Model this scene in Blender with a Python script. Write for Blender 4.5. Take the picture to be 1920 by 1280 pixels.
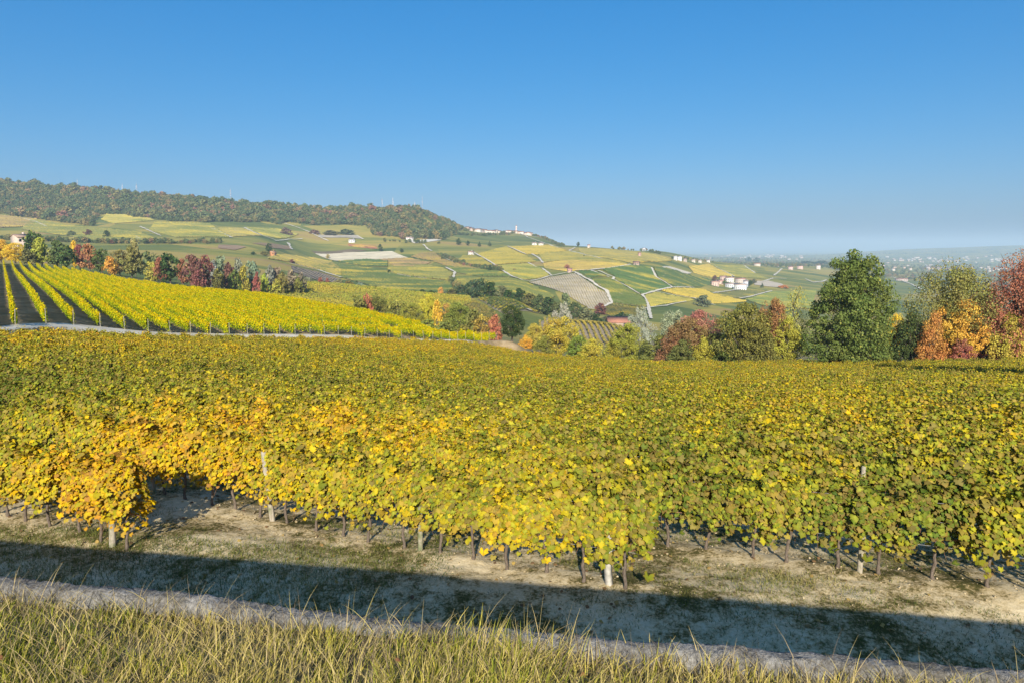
import bpy, bmesh, math, random
import numpy as np
from mathutils import Vector, Matrix

# ------------------------------------------------------------------ scene, camera, light
sc = bpy.context.scene
for o in list(bpy.data.objects):
    bpy.data.objects.remove(o)
COL = sc.collection
R = math.radians
rng = np.random.default_rng(7)
random.seed(7)

PITCH = R(8.0)
CZ = 6.0
cam_d = bpy.data.cameras.new('camera')
cam_d.lens = 24.0
cam_d.sensor_width = 36.0
cam_d.clip_start = 0.1
cam_d.clip_end = 120000.0
cam = bpy.data.objects.new('camera', cam_d)
cam.location = (0, 0, CZ)
cam.rotation_euler = (R(90) - PITCH, 0, 0)
COL.objects.link(cam)
sc.camera = cam

SUN_EL, SUN_AZ = R(26.2), R(2.0)          # light travels towards +Y, a little to +X
world = bpy.data.worlds.new('World')
sc.world = world
world.use_nodes = True
wn, wl = world.node_tree.nodes, world.node_tree.links
for n in list(wn):
    wn.remove(n)
sky = wn.new('ShaderNodeTexSky')
sky.sky_type = 'NISHITA'
sky.sun_disc = False
sky.sun_elevation = SUN_EL
sky.sun_rotation = math.pi + SUN_AZ
sky.altitude = 300
sky.air_density = 1.0
sky.dust_density = 2.4
sky.ozone_density = 4.0
hs = wn.new('ShaderNodeHueSaturation')
hs.inputs['Saturation'].default_value = 1.34
hs.inputs['Value'].default_value = 1.0
bg = wn.new('ShaderNodeBackground')
bg.inputs['Strength'].default_value = 0.12
wo = wn.new('ShaderNodeOutputWorld')
wl.new(sky.outputs[0], hs.inputs['Color'])
# film-like response of the sky's colour channels, the same over the whole dome
sepc = wn.new('ShaderNodeSeparateColor'); comc = wn.new('ShaderNodeCombineColor')
wl.new(hs.outputs[0], sepc.inputs[0])
for i_, (k_, g_) in enumerate(((0.51, 0.95), (0.555, 0.67), (0.71, 0.53))):
    mx_ = wn.new('ShaderNodeMath'); mx_.operation = 'MAXIMUM'; mx_.inputs[1].default_value = 0.0
    pw_ = wn.new('ShaderNodeMath'); pw_.operation = 'POWER'; pw_.inputs[1].default_value = g_
    ml_ = wn.new('ShaderNodeMath'); ml_.operation = 'MULTIPLY'; ml_.inputs[1].default_value = k_ * 0.1275 ** g_ / 0.1275
    wl.new(sepc.outputs[i_], mx_.inputs[0]); wl.new(mx_.outputs[0], pw_.inputs[0]); wl.new(pw_.outputs[0], ml_.inputs[0]); wl.new(ml_.outputs[0], comc.inputs[i_])
wl.new(comc.outputs[0], bg.inputs[0])
wl.new(bg.outputs[0], wo.inputs[0])

sun_d = bpy.data.lights.new('sun', 'SUN')
sun_d.energy = 5.0
sun_d.angle = R(0.53)
sun_d.color = (1.0, 0.94, 0.83)
sun = bpy.data.objects.new('sun', sun_d)
dvec = Vector((math.sin(SUN_AZ) * math.cos(SUN_EL), math.cos(SUN_AZ) * math.cos(SUN_EL), -math.sin(SUN_EL)))
sun.rotation_euler = dvec.to_track_quat('-Z', 'Y').to_euler()
sun.location = (0, -20, 40)
COL.objects.link(sun)

sc.view_settings.view_transform = 'Standard'
sc.view_settings.look = 'None'
sc.view_settings.gamma = 1.0
sc.view_settings.use_curve_mapping = False
sc.view_settings.exposure = 0.42
sc.render.engine = 'CYCLES'
sc.cycles.use_denoising = True
try:
    sc.cycles.denoiser = 'OPENIMAGEDENOISE'
    sc.cycles.denoising_prefilter = 'ACCURATE'
    sc.cycles.denoising_input_passes = 'RGB_ALBEDO_NORMAL'
except Exception:
    pass
sc.cycles.max_bounces = 5
sc.cycles.diffuse_bounces = 2
sc.cycles.glossy_bounces = 1
sc.cycles.transmission_bounces = 2
sc.cycles.volume_bounces = 2
sc.cycles.transparent_max_bounces = 4
sc.cycles.caustics_reflective = False
sc.cycles.caustics_refractive = False

HAZE_DENSITY = 1.25e-4
HAZE_COLOR = (0.63, 0.82, 1.0, 1)

# ------------------------------------------------------------------ helpers
F_PX = 1280.0
CP, SP = math.cos(PITCH), math.sin(PITCH)

def slope_of_v(v):
    """tangent of the angle below the camera's horizontal for picture row v (1280 rows)"""
    yd = (np.asarray(v, float) - 640.0) / F_PX
    return -(SP + yd * CP) / (CP - yd * SP)

def at(u, v, Y):
    """world point seen at picture point (u, v) at ground distance Y ahead"""
    yd = (v - 640.0) / F_PX
    t = Y / (CP - yd * SP)
    return np.array([(u - 960.0) / F_PX * t, Y, CZ - (SP + yd * CP) * t])

def vnoise(x, y, seed=0):
    """smooth value noise, -1..1"""
    x = np.asarray(x, float); y = np.asarray(y, float)
    xi = np.floor(x); yi = np.floor(y)
    fx = x - xi; fy = y - yi
    fx = fx * fx * (3 - 2 * fx); fy = fy * fy * (3 - 2 * fy)
    def h(a, b):
        s = np.sin(a * 127.1 + b * 311.7 + seed * 74.7) * 43758.5453
        return (s - np.floor(s)) * 2 - 1
    return (h(xi, yi) * (1 - fx) + h(xi + 1, yi) * fx) * (1 - fy) + (h(xi, yi + 1) * (1 - fx) + h(xi + 1, yi + 1) * fx) * fy

def fbm(x, y, oct=4, seed=0):
    t = 0; a = 1; s = 0
    for k in range(oct):
        t = t + a * vnoise(x * 2 ** k, y * 2 ** k, seed + k); s += a; a *= .5
    return t / s

def pchip(xs, ys, x):
    xs = np.asarray(xs, float); ys = np.asarray(ys, float)
    h = np.diff(xs); d = np.diff(ys) / h
    m = np.zeros_like(ys)
    for i in range(1, len(xs) - 1):
        if d[i - 1] * d[i] > 0:
            w1 = 2 * h[i] + h[i - 1]; w2 = h[i] + 2 * h[i - 1]
            m[i] = (w1 + w2) / (w1 / d[i - 1] + w2 / d[i])
    m[0] = d[0]; m[-1] = d[-1]
    i = np.clip(np.searchsorted(xs, x) - 1, 0, len(xs) - 2)
    t = np.clip((x - xs[i]) / h[i], 0, 1)
    t2, t3 = t * t, t * t * t
    return (2 * t3 - 3 * t2 + 1) * ys[i] + (t3 - 2 * t2 + t) * h[i] * m[i] + (-2 * t3 + 3 * t2) * ys[i + 1] + (t3 - t2) * h[i] * m[i + 1]

def mk_mesh(name, V, Fc, mats=(), attrs=None, smooth=False, mat_idx=None):
    """Fc: (n,k) index array of equal-sided faces, or list of such arrays"""
    me = bpy.data.meshes.new(name)
    V = np.asarray(V, np.float32).reshape(-1, 3)
    Fl = [np.asarray(f, np.int32) for f in (Fc if isinstance(Fc, list) else [Fc]) if len(f)]
    me.vertices.add(len(V)); me.vertices.foreach_set('co', V.ravel())
    nl = sum(f.size for f in Fl); npoly = sum(len(f) for f in Fl)
    me.loops.add(nl); me.polygons.add(npoly)
    me.loops.foreach_set('vertex_index', np.concatenate([f.ravel() for f in Fl]))
    sizes = np.concatenate([np.full(len(f), f.shape[1], np.int32) for f in Fl])
    starts = np.concatenate([[0], np.cumsum(sizes)[:-1]]).astype(np.int32)
    me.polygons.foreach_set('loop_start', starts)
    if mat_idx is not None:
        me.polygons.foreach_set('material_index', np.asarray(mat_idx, np.int32))
    if smooth:
        me.polygons.foreach_set('use_smooth', np.ones(npoly, bool))
    for k, a in (attrs or {}).items():
        at_ = me.attributes.new(k, 'FLOAT', 'POINT')
        at_.data.foreach_set('value', np.asarray(a, np.float32))
    for m in mats:
        me.materials.append(m)
    me.update(calc_edges=True)
    return me

def put(name, me, parent=None, loc=None, rot=None, scale=None, color=None):
    o = bpy.data.objects.new(name, me)
    COL.objects.link(o)
    if parent is not None:
        o.parent = parent
    if loc is not None: o.location = [float(c) for c in loc]
    if rot is not None: o.rotation_euler = rot
    if scale is not None: o.scale = scale
    if color is not None: o.color = (color[0], color[1], color[2], 1.0)
    return o

def tag(o, label, cat=None, group=None, kind=None):
    o['label'] = label
    if cat: o['category'] = cat
    if group: o['group'] = group
    if kind: o['kind'] = kind
    return o

def frames(n, up):
    """rotation matrices whose Z is n and whose Y leans to up; arrays (k,3)"""
    n = n / np.linalg.norm(n, axis=1, keepdims=True)
    x = np.cross(up, n); l = np.linalg.norm(x, axis=1, keepdims=True)
    x = np.where(l < 1e-4, np.array([[1., 0, 0]]), x / np.maximum(l, 1e-6))
    y = np.cross(n, x)
    return np.stack([x, y, n], axis=2)

def scatter_faces(T, TF, P, N, UP, S):
    """copies of template T (k,3) with faces TF at points P with normals N; returns verts, faces"""
    M = frames(N, UP)
    V = np.einsum('nij,kj->nki', M, T) * S[:, None, None] + P[:, None, :]
    k = len(T)
    Fc = TF[None, :, :] + (np.arange(len(P)) * k)[:, None, None]
    return V.reshape(-1, 3), Fc.reshape(-1, TF.shape[1])

def tube(path, radii, sides=6, cap=True):
    path = np.asarray(path, float); n = len(path)
    tang = np.gradient(path, axis=0)
    M = frames(tang, np.tile([[.3, .9, .1]], (n, 1)))
    ang = np.arange(sides) / sides * 2 * math.pi
    ring = np.stack([np.cos(ang), np.sin(ang), np.zeros(sides)], 1)
    V = np.einsum('nij,kj->nki', M, ring) * np.asarray(radii, float)[:, None, None] + path[:, None, :]
    V = V.reshape(-1, 3)
    i = np.arange(n - 1)[:, None] * sides; j = np.arange(sides)[None, :]; j2 = (j + 1) % sides
    Q = np.stack([i + j, i + j2, i + sides + j2, i + sides + j], 2).reshape(-1, 4)
    return V, Q

class MB:
    """collects quads into one mesh"""
    def __init__(s): s.V = []; s.F = []; s.n = 0; s.A = []
    def add(s, V, Q, a=0.0):
        V = np.asarray(V, float).reshape(-1, 3)
        s.V.append(V); s.F.append(np.asarray(Q, int) + s.n); s.n += len(V)
        s.A.append(np.full(len(V), a) if np.isscalar(a) else np.asarray(a))
    def box(s, c, d, rz=0.0):
        x, y, z = [k / 2 for k in d]
        V = np.array([[-x, -y, -z], [x, -y, -z], [x, y, -z], [-x, y, -z], [-x, -y, z], [x, -y, z], [x, y, z], [-x, y, z]])
        cs, sn = math.cos(rz), math.sin(rz)
        V = V @ np.array([[cs, sn, 0], [-sn, cs, 0], [0, 0, 1]]) + np.asarray(c, float)
        s.add(V, [[3, 2, 1, 0], [4, 5, 6, 7], [0, 1, 5, 4], [1, 2, 6, 5], [2, 3, 7, 6], [3, 0, 4, 7]])
    def tube(s, p, r, sides=6, a=0.0):
        V, Q = tube(p, r, sides); s.add(V, Q, a)
    def mesh(s, name, mats=(), smooth=False, attr=None):
        return mk_mesh(name, np.concatenate(s.V), np.concatenate(s.F), mats, {attr: np.concatenate(s.A)} if attr else None, smooth)

# ------------------------------------------------------------------ materials
class NT:
    def __init__(s, name):
        s.m = bpy.data.materials.new(name); s.m.use_nodes = True
        s.t = s.m.node_tree
        for n in list(s.t.nodes): s.t.nodes.remove(n)
        s.out = s.n('ShaderNodeOutputMaterial')
    def n(s, t, **k):
        nd = s.t.nodes.new(t)
        for a, b in k.items(): setattr(nd, a, b)
        return nd
    def l(s, a, b): s.t.links.new(a, b)
    def val(s, sock, v):
        if hasattr(v, 'is_output') or isinstance(v, bpy.types.NodeSocket): s.l(v, sock)
        else: sock.default_value = v
    def math(s, op, a, b=None, clamp=False):
        nd = s.n('ShaderNodeMath', operation=op, use_clamp=clamp)
        s.val(nd.inputs[0], a)
        if b is not None: s.val(nd.inputs[1], b)
        return nd.outputs[0]
    def mix(s, f, a, b, mode='MIX'):
        nd = s.n('ShaderNodeMix', data_type='RGBA', blend_type=mode)
        s.val(nd.inputs[0], f)
        for i, c in ((6, a), (7, b)):
            if isinstance(c, (tuple, list)): nd.inputs[i].default_value = (c[0], c[1], c[2], 1)
            else: s.l(c, nd.inputs[i])
        return nd.outputs[2]
    def noise(s, vec, scale, detail=3, rough=.55):
        nd = s.n('ShaderNodeTexNoise'); s.l(vec, nd.inputs['Vector'])
        nd.inputs['Scale'].default_value = scale; nd.inputs['Detail'].default_value = detail
        nd.inputs['Roughness'].default_value = rough
        return nd.outputs[0]
    def ramp(s, f, stops, interp='LINEAR'):
        nd = s.n('ShaderNodeValToRGB'); s.l(f, nd.inputs[0])
        cr = nd.color_ramp; cr.interpolation = interp
        while len(cr.elements) < len(stops): cr.elements.new(.5)
        for e, (p, c) in zip(cr.elements, stops):
            e.position = p; e.color = (c[0], c[1], c[2], 1)
        return nd.outputs[0]
    def rng(s, f, a, b, c=0., d=1.):
        nd = s.n('ShaderNodeMapRange'); s.l(f, nd.inputs[0])
        for i, v in enumerate((a, b, c, d)): nd.inputs[i + 1].default_value = v
        return nd.outputs[0]
    def pos(s): return s.n('ShaderNodeNewGeometry').outputs['Position']
    def attr(s, name, typ='GEOMETRY'):
        return s.n('ShaderNodeAttribute', attribute_name=name, attribute_type=typ).outputs['Fac']
    def scaled(s, vec, sc_):
        nd = s.n('ShaderNodeVectorMath', operation='MULTIPLY'); s.l(vec, nd.inputs[0]); nd.inputs[1].default_value = sc_
        return nd.outputs[0]
    def blob(s, vec, x, y, r):
        """1 at (x,y) falling to 0 at distance r on the ground plan"""
        a = s.n('ShaderNodeVectorMath', operation='SUBTRACT'); s.l(vec, a.inputs[0]); a.inputs[1].default_value = (x, y, 0)
        b = s.n('ShaderNodeVectorMath', operation='MULTIPLY'); s.l(a.outputs[0], b.inputs[0]); b.inputs[1].default_value = (1, 1, 0)
        c = s.n('ShaderNodeVectorMath', operation='LENGTH'); s.l(b.outputs[0], c.inputs[0])
        nd = s.n('ShaderNodeMapRange', interpolation_type='SMOOTHSTEP'); s.l(c.outputs['Value'], nd.inputs[0])
        nd.inputs[1].default_value = r; nd.inputs[2].default_value = 0; nd.inputs[3].default_value = 0; nd.inputs[4].default_value = 1
        return nd.outputs[0]
    def hsv(s, col, h=.5, sa=1., v=1.):
        nd = s.n('ShaderNodeHueSaturation')
        s.l(col, nd.inputs['Color']); s.val(nd.inputs['Hue'], h); s.val(nd.inputs['Saturation'], sa); s.val(nd.inputs['Value'], v)
        return nd.outputs[0]
    def bump(s, h, strength=.5, dist=.05):
        nd = s.n('ShaderNodeBump'); s.l(h, nd.inputs['Height'])
        nd.inputs['Strength'].default_value = strength; nd.inputs['Distance'].default_value = dist
        return nd.outputs[0]
    def finish(s, col, rough=.8, bump=None, spec=.25, translucent=0.0):
        p = s.n('ShaderNodeBsdfPrincipled')
        if isinstance(col, (tuple, list)): p.inputs['Base Color'].default_value = (col[0], col[1], col[2], 1)
        else: s.l(col, p.inputs['Base Color'])
        p.inputs['Roughness'].default_value = rough
        p.inputs['Specular IOR Level'].default_value = spec
        if bump is not None: s.l(bump, p.inputs['Normal'])
        if translucent:
            t = s.n('ShaderNodeBsdfTranslucent')
            if isinstance(col, (tuple, list)): t.inputs[0].default_value = (col[0], col[1], col[2], 1)
            else: s.l(col, t.inputs[0])
            mx = s.n('ShaderNodeMixShader'); mx.inputs[0].default_value = translucent
            s.l(p.outputs[0], mx.inputs[1]); s.l(t.outputs[0], mx.inputs[2]); s.l(mx.outputs[0], s.out.inputs[0])
        else:
            s.l(p.outputs[0], s.out.inputs[0])
        return s.m

# ------------------------------------------------------------------ terrain heights
# for bearings u: (distance, 'v' picture row | 'z' height)
def V(y, v): return (y, float(slope_of_v(v)))
def Z(y, z): return (y, (z - CZ) / y)
FARL = [V(2300, 415), V(6000, 472), V(14000, 473), V(45000, 463)]
COLS = {
 -420: [Z(2, 0), Z(14, 0), Z(30, -.4), Z(50, -1.6), Z(58, -.6), Z(235, -1.5), V(300, 480), V(450, 480), V(700, 455), V(1000, 425), V(1300, 395), V(1650, 335)] + FARL,
 0:    [Z(2, 0), Z(14, 0), Z(30, -1.0), Z(57.5, -2.75), Z(61.5, -1.5), Z(120, -1.6), Z(235, -2.6), V(290, 493), V(450, 492), V(700, 466), V(1000, 438), V(1300, 409), V(1380, 402), V(1650, 349)] + FARL,
 300:  [Z(2, 0), Z(14, 0), Z(30, -1.7), Z(55, -3.9), Z(80, -5.9), Z(84, -4.8), Z(130, -5.2), Z(195, -6.2), V(290, 529), V(350, 524), V(600, 489), V(900, 456), V(1200, 426), V(1350, 411), V(1620, 371)] + FARL,
 480:  [Z(2, 0), Z(13, 0), Z(30, -2.1), Z(60, -5.1), Z(90, -7.7), Z(95, -6.6), Z(130, -6.6), Z(172, -7.2), V(230, 565), V(300, 560), V(410, 524), V(470, 534), V(650, 500), V(900, 468), V(1200, 438), V(1400, 418), V(1620, 388)] + FARL,
 620:  [Z(2, 0), Z(12, 0), Z(30, -2.3), Z(60, -5.6), Z(103, -9.4), Z(107, -8.2), Z(130, -8.1), Z(155, -8.6), V(200, 596), V(270, 592), V(330, 568), V(430, 533), V(500, 542), V(650, 530), V(900, 500), V(1100, 489), V(1200, 472), V(1400, 435), V(1480, 421), V(1650, 396)] + FARL,
 780:  [Z(2, 0), Z(12, 0), Z(30, -2.6), Z(60, -6.2), Z(117, -11.9), Z(121, -10.8), Z(140, -10.9), V(190, 625), V(260, 615), V(340, 575), V(430, 549), V(500, 555), V(650, 540), V(850, 510), V(1100, 484), V(1250, 460), V(1400, 446), V(1650, 396)] + FARL,
 815:  [Z(2, 0), Z(12, 0), Z(30, -2.6), Z(60, -6.4), Z(121, -12.6), Z(125, -11.4), V(150, 633), V(260, 618), V(340, 578), V(425, 553), V(490, 558), V(650, 540), V(850, 511), V(1100, 483), V(1270, 460), V(1440, 446), V(1700, 408), V(2300, 425), V(6000, 473), V(14000, 473), V(45000, 463)],
 860:  [Z(2, 0), Z(12, 0), Z(30, -2.7), Z(60, -6.6), Z(128, -13.6), Z(132, -12.2), V(160, 640), V(260, 622), V(340, 583), V(420, 557), V(480, 560), V(650, 540), V(850, 512), V(1100, 482), V(1300, 459), V(1500, 447), V(1800, 429), V(2300, 440), V(6000, 474), V(14000, 474), V(45000, 463)],
 950:  [Z(2, 0), Z(11.5, 0), Z(30, -2.8), Z(60, -7.1), Z(100, -12.2), Z(141, -16.8), Z(146, -14.2), V(170, 652), V(240, 640), V(320, 602), V(410, 562), V(470, 564), V(600, 543), V(750, 522), V(900, 502), V(1200, 474), V(1600, 453), V(2200, 435), V(2700, 446), V(6000, 476), V(14000, 475), V(45000, 463)],
 1010: [Z(2, 0), Z(11.5, 0), Z(30, -2.8), Z(60, -7.2), Z(100, -12.5), Z(138, -17), V(145, 665), V(240, 650), V(320, 613), V(400, 588), V(470, 586), V(600, 562), V(760, 528), V(900, 504), V(1200, 475), V(1600, 457), V(2100, 443), V(2700, 455), V(6000, 477), V(14000, 476), V(45000, 463)],
 1110: [Z(2, 0), Z(11.5, 0), Z(30, -2.8), Z(60, -7.3), Z(100, -12.8), Z(129, -16.6), V(136, 672), V(220, 664), V(280, 644), V(340, 607), V(420, 608), V(540, 596), V(620, 582), V(790, 517), V(870, 504), V(1000, 492), V(1300, 474), V(1550, 465), V(2000, 474), V(3500, 482), V(6000, 480), V(14000, 476), V(45000, 463)],
 1220: [Z(2, 0), Z(11.5, 0), Z(30, -2.8), Z(60, -7.4), Z(100, -13.0), Z(120, -15.7), V(127, 676), V(220, 668), V(300, 645), V(360, 622), V(460, 618), V(600, 589), V(700, 562), V(850, 530), V(1000, 502), V(1250, 488), V(1550, 475), V(1800, 472), V(2300, 482), V(3500, 488), V(6000, 483), V(14000, 477), V(45000, 463)],
 1340: [Z(2, 0), Z(11.5, 0), Z(30, -2.8), Z(60, -7.5), Z(100, -13.0), Z(112, -14.6), V(119, 680), V(220, 668), V(400, 640), V(600, 598), V(800, 566), V(950, 550), V(1100, 538), V(1200, 527), V(1400, 512), V(1700, 497), V(1900, 492), V(2400, 500), V(4000, 492), V(7000, 484), V(14000, 477), V(45000, 463)],
 1500: [Z(2, 0), Z(11.5, .0), Z(30, -2.7), Z(60, -7.4), Z(101, -12.9), V(108, 684), V(220, 668), V(400, 645), V(700, 605), V(900, 577), V(1100, 555), V(1400, 532), V(1800, 513), V(2300, 502), V(3000, 498), V(5000, 490), V(9000, 481), V(14000, 477), V(45000, 463)],
 1700: [Z(2, 0), Z(11.5, .0), Z(30, -2.6), Z(60, -7.2), Z(97, -12.1), V(104, 684), V(220, 668), V(500, 640), V(900, 598), V(1400, 560), V(2000, 534), V(2600, 519), V(3500, 505), V(5000, 495), V(7000, 484), V(9000, 473), V(10500, 467), V(14000, 474), V(45000, 463)],
 1920: [Z(2, 0), Z(11.5, .0), Z(30, -2.5), Z(60, -7.0), Z(97, -11.8), V(104, 684), V(300, 668), V(900, 610), V(1500, 570), V(2500, 528), V(4000, 506), V(6000, 492), V(8000, 474), V(10000, 459), V(14000, 470), V(45000, 463)],
 2450: [Z(2, 0), Z(11.5, .0), Z(30, -2.4), Z(60, -6.8), Z(97, -11.6), V(104, 684), V(300, 668), V(900, 610), V(1500, 570), V(2500, 528), V(4000, 506), V(6000, 492), V(8000, 470), V(10000, 452), V(14000, 468), V(45000, 463)],
}
AG = np.linspace(-1.3, 1.3, 381)
LG = np.concatenate([np.arange(math.log(2.2), math.log(46), .024), np.arange(math.log(46), math.log(160), .0055), np.linspace(math.log(160), math.log(44000.), 250)])
NA, NL = len(AG), len(LG)
pu = np.array([-700, -330, -120, 0, 80, 131, 271, 457, 605, 785, 930]); py = np.array([40, 49., 56, 62, 69.7, 74, 82, 94, 106, 122, 145])
keys = sorted(COLS)
EDGE = {-420: 50, 0: 57.5, 300: 80, 480: 90, 620: 103, 780: 117, 815: 121, 860: 128, 950: 141}
prof, prof_far = [], []
for k in keys:
    c = COLS[k]
    if k in EDGE:
        i = [p[0] for p in c].index(EDGE[k])
        zn, zf = c[i][1] * c[i][0], c[i + 1][1] * c[i + 1][0]
        sl_ = (c[i][1] * c[i][0] - c[i - 1][1] * c[i - 1][0]) / (c[i][0] - c[i - 1][0])
        cn = c[:i + 1] + [(q_, (zn + sl_ * (q_ - c[i][0])) / q_) for q_ in (c[i][0] + 25., c[i][0] + 60.)] + [(45000., 0.)]
        cf = [(2., zf / 2.), (c[i][0] * .4, zf / (c[i][0] * .4)), (c[i][0] * .8, zf / (c[i][0] * .8))] + c[i + 1:]
    else:
        cn = cf = c
    prof.append(pchip([math.log(p[0]) for p in cn], [p[1] for p in cn], LG))
    prof_far.append(pchip([math.log(p[0]) for p in cf], [p[1] for p in cf], LG))
prof, prof_far = np.array(prof), np.array(prof_far)     # columns x distances
ka = np.array([(k - 960.0) / F_PX for k in keys])
SG = np.zeros((NL, NA))
for i in range(NL):
    ac_ = np.clip(AG, ka[0], ka[-1])
    yp_ = np.interp(960 + F_PX * AG, pu, py)
    tb = np.clip((math.exp(LG[i]) - (yp_ - 4.2)) / 2.4, 0, 1); tb = tb * tb * (3 - 2 * tb)
    SG[i] = pchip(ka, prof[:, i], ac_) * (1 - tb) + pchip(ka, prof_far[:, i], ac_) * tb
YG = np.exp(LG)[:, None] * np.ones((1, NA)); XG = YG * AG[None, :]
ZG = CZ + SG * YG
amp = np.interp(np.log(YG), np.log([100, 250, 700, 2000, 4000, 9000, 14000, 44000]), [0, .3, 1.6, 5, 12, 26, 22, 0])
ZG += amp * fbm(XG / 260., YG / 260., 3, 3) * np.where(YG > 3000, 0, 1) + np.where(YG > 3000, amp * fbm(XG / 1500., YG / 1500., 3, 5), 0)

def H(x, y):
    x = np.asarray(x, float); y = np.maximum(np.asarray(y, float), 2.21)
    fa = np.clip((x / y - AG[0]) / (AG[1] - AG[0]), 0, NA - 1.001)
    ly = np.log(y); i = np.clip(np.searchsorted(LG, ly) - 1, 0, NL - 2)
    j = fa.astype(int); p = np.clip((ly - LG[i]) / (LG[i + 1] - LG[i]), 0, 1); q = fa - j
    return (ZG[i, j] * (1 - q) + ZG[i, j + 1] * q) * (1 - p) + (ZG[i + 1, j] * (1 - q) + ZG[i + 1, j + 1] * q) * p

YS = np.exp(np.linspace(math.log(8), math.log(40000), 2600))
def ground(u, v, ymin=8.0, ymax=40000.0, lift=0.0):
    """first ground point seen at picture point (u, v) beyond ymin"""
    s = float(slope_of_v(v)); yd = (v - 640.0) / F_PX
    a = (u - 960.0) / F_PX / (CP - yd * SP)
    ys = YS[(YS >= ymin) & (YS <= ymax)]
    zr = CZ + s * ys; hh = H(a * ys, ys) + lift
    d = zr - hh
    k = np.nonzero(d < 0)[0]
    if len(k) == 0:
        i = int(np.argmin(d)); y = ys[i]
    elif k[0] == 0:
        y = ys[0]
    else:
        i = k[0]; f = d[i - 1] / (d[i - 1] - d[i]); y = ys[i - 1] + f * (ys[i] - ys[i - 1])
    return np.array([a * y, y, float(H(a * y, y))])

# ------------------------------------------------------------------ ground sheet
def in_soil(x, y):
    e = lambda t, a, b: np.clip((t - a) / (b - a), 0, 1)
    return e(y, 7.0, 8.0) * e(-y, -25.0, -24.0) * e(x, -21.5, -20.5) * e(-x, -21.5, -20.5)

m = NT('ground_cover'); p = m.pos()
n_big = m.noise(m.scaled(p, (.0045, .016, 0)), 1.0, 4, .6)
n_small = m.noise(m.scaled(p, (.02, .16, 0)), 1.0, 5, .7)
vor = m.n('ShaderNodeTexVoronoi', feature='F1'); m.l(m.scaled(p, (.0085, .0115, 0)), vor.inputs['Vector']); vor.inputs['Scale'].default_value = 1.0
sepv = m.n('ShaderNodeSeparateColor'); m.l(vor.outputs['Color'], sepv.inputs[0])
f = m.math('ADD', m.math('MULTIPLY', n_big, .75), m.math('MULTIPLY', sepv.outputs[0], .42))
f = m.math('ADD', f, m.math('MULTIPLY', m.math('SUBTRACT', n_small, .5), .5)); f = m.math('ADD', f, .11)
far_col = m.ramp(m.math('SUBTRACT', f, .22), [(.18, (.09, .13, .04)), (.36, (.17, .195, .05)), (.5, (.28, .26, .062)), (.64, (.42, .33, .075)), (.8, (.37, .24, .1)), (.95, (.2, .22, .055))])
near_col = m.ramp(m.noise(p, .35, 5, .65), [(.3, (.17, .14, .06)), (.5, (.3, .22, .12)), (.7, (.46, .36, .22))])
sx = m.n('ShaderNodeSeparateXYZ'); m.l(p, sx.inputs[0])
dist_f = m.rng(sx.outputs[1], 150, 330)
MAT_GROUND = m.finish(m.mix(dist_f, near_col, far_col), .95, None, .05)

zz = ZG - .35 * in_soil(XG, YG)
Vg = np.stack([XG, YG, zz], 2).reshape(-1, 3)
ii, jj = np.meshgrid(np.arange(NL - 1), np.arange(NA - 1), indexing='ij')
b0 = (ii * NA + jj).ravel()
Qg = np.stack([b0, b0 + 1, b0 + NA + 1, b0 + NA], 1)
ground_o = put('ground', mk_mesh('ground', Vg, Qg, [MAT_GROUND], None, True))
tag(ground_o, 'rolling vineyard country falling to a wide hazy plain', 'ground', kind='structure')

# foreground soil, a fine sheet of clods and ruts
WD = np.array([.9863, -.165]); WN = np.array([.165, .9863])       # along the wall, away from it
m = NT('sandy_soil'); p = m.pos()
a1 = m.noise(p, .55, 5, .62); a2 = m.noise(p, 3.5, 5, .7); a3 = m.noise(p, 17., 4, .7)
cf = m.math('SUBTRACT', m.math('ADD', m.math('MULTIPLY', a1, .85), m.math('ADD', m.math('MULTIPLY', a2, .6), m.math('MULTIPLY', a3, .5))), .4)
col = m.ramp(cf, [(.43, (.08, .075, .022)), (.50, (.2, .155, .06)), (.55, (.4, .3, .145)), (.62, (.6, .47, .26)), (.76, (.75, .61, .37))])
MAT_SOIL = m.finish(col, .95, m.bump(m.math('ADD', m.math('MULTIPLY', a2, .6), a3), .45, .04), .05)
gx = np.arange(-21.5, 21.51, .085); gy = np.arange(7.0, 25.01, .085)
GX, GY = np.meshgrid(gx, gy)
def soil_z(x, y):
    d = x * WN[0] + y * WN[1]
    rut = -.06 * np.exp(-((d - 9.2) / .3) ** 2) - .06 * np.exp(-((d - 7.6) / .3) ** 2)
    c = 5.8 + 2.6 * np.round((x * .423 + y * .906 - 5.8) / 2.6)
    ridge = .06 * np.exp(-(((x * .423 + y * .906) - c) / .45) ** 2) * np.clip((d - 11) / 1.0, 0, 1)
    return H(x, y) + .015 + rut + ridge + .05 * fbm(x * .9, y * .9, 3, 2) + .035 * np.abs(fbm(x * 3.1, y * 3.1, 3, 9))
SZ = soil_z(GX, GY) + .015 * fbm(GX * 6, GY * 6, 2, 14) - .4 * (1 - in_soil(GX, GY)) * (in_soil(GX, GY) < .02)
SZ += .012 * rng.standard_normal(SZ.shape) * (.4 + .6 * (fbm(GX * .8, GY * .8, 2, 4) > 0))
nx_, ny_ = len(gx), len(gy)
ii, jj = np.meshgrid(np.arange(ny_ - 1), np.arange(nx_ - 1), indexing='ij')
b0 = (ii * nx_ + jj).ravel()
soil_o = put('dirt_track', mk_mesh('soil', np.stack([GX, GY, SZ], 2), np.stack([b0, b0 + 1, b0 + nx_ + 1, b0 + nx_], 1), [MAT_SOIL], None, True))
tag(soil_o, 'pale crumbly dirt track between the wall and the vines', 'ground', kind='structure')

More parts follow.
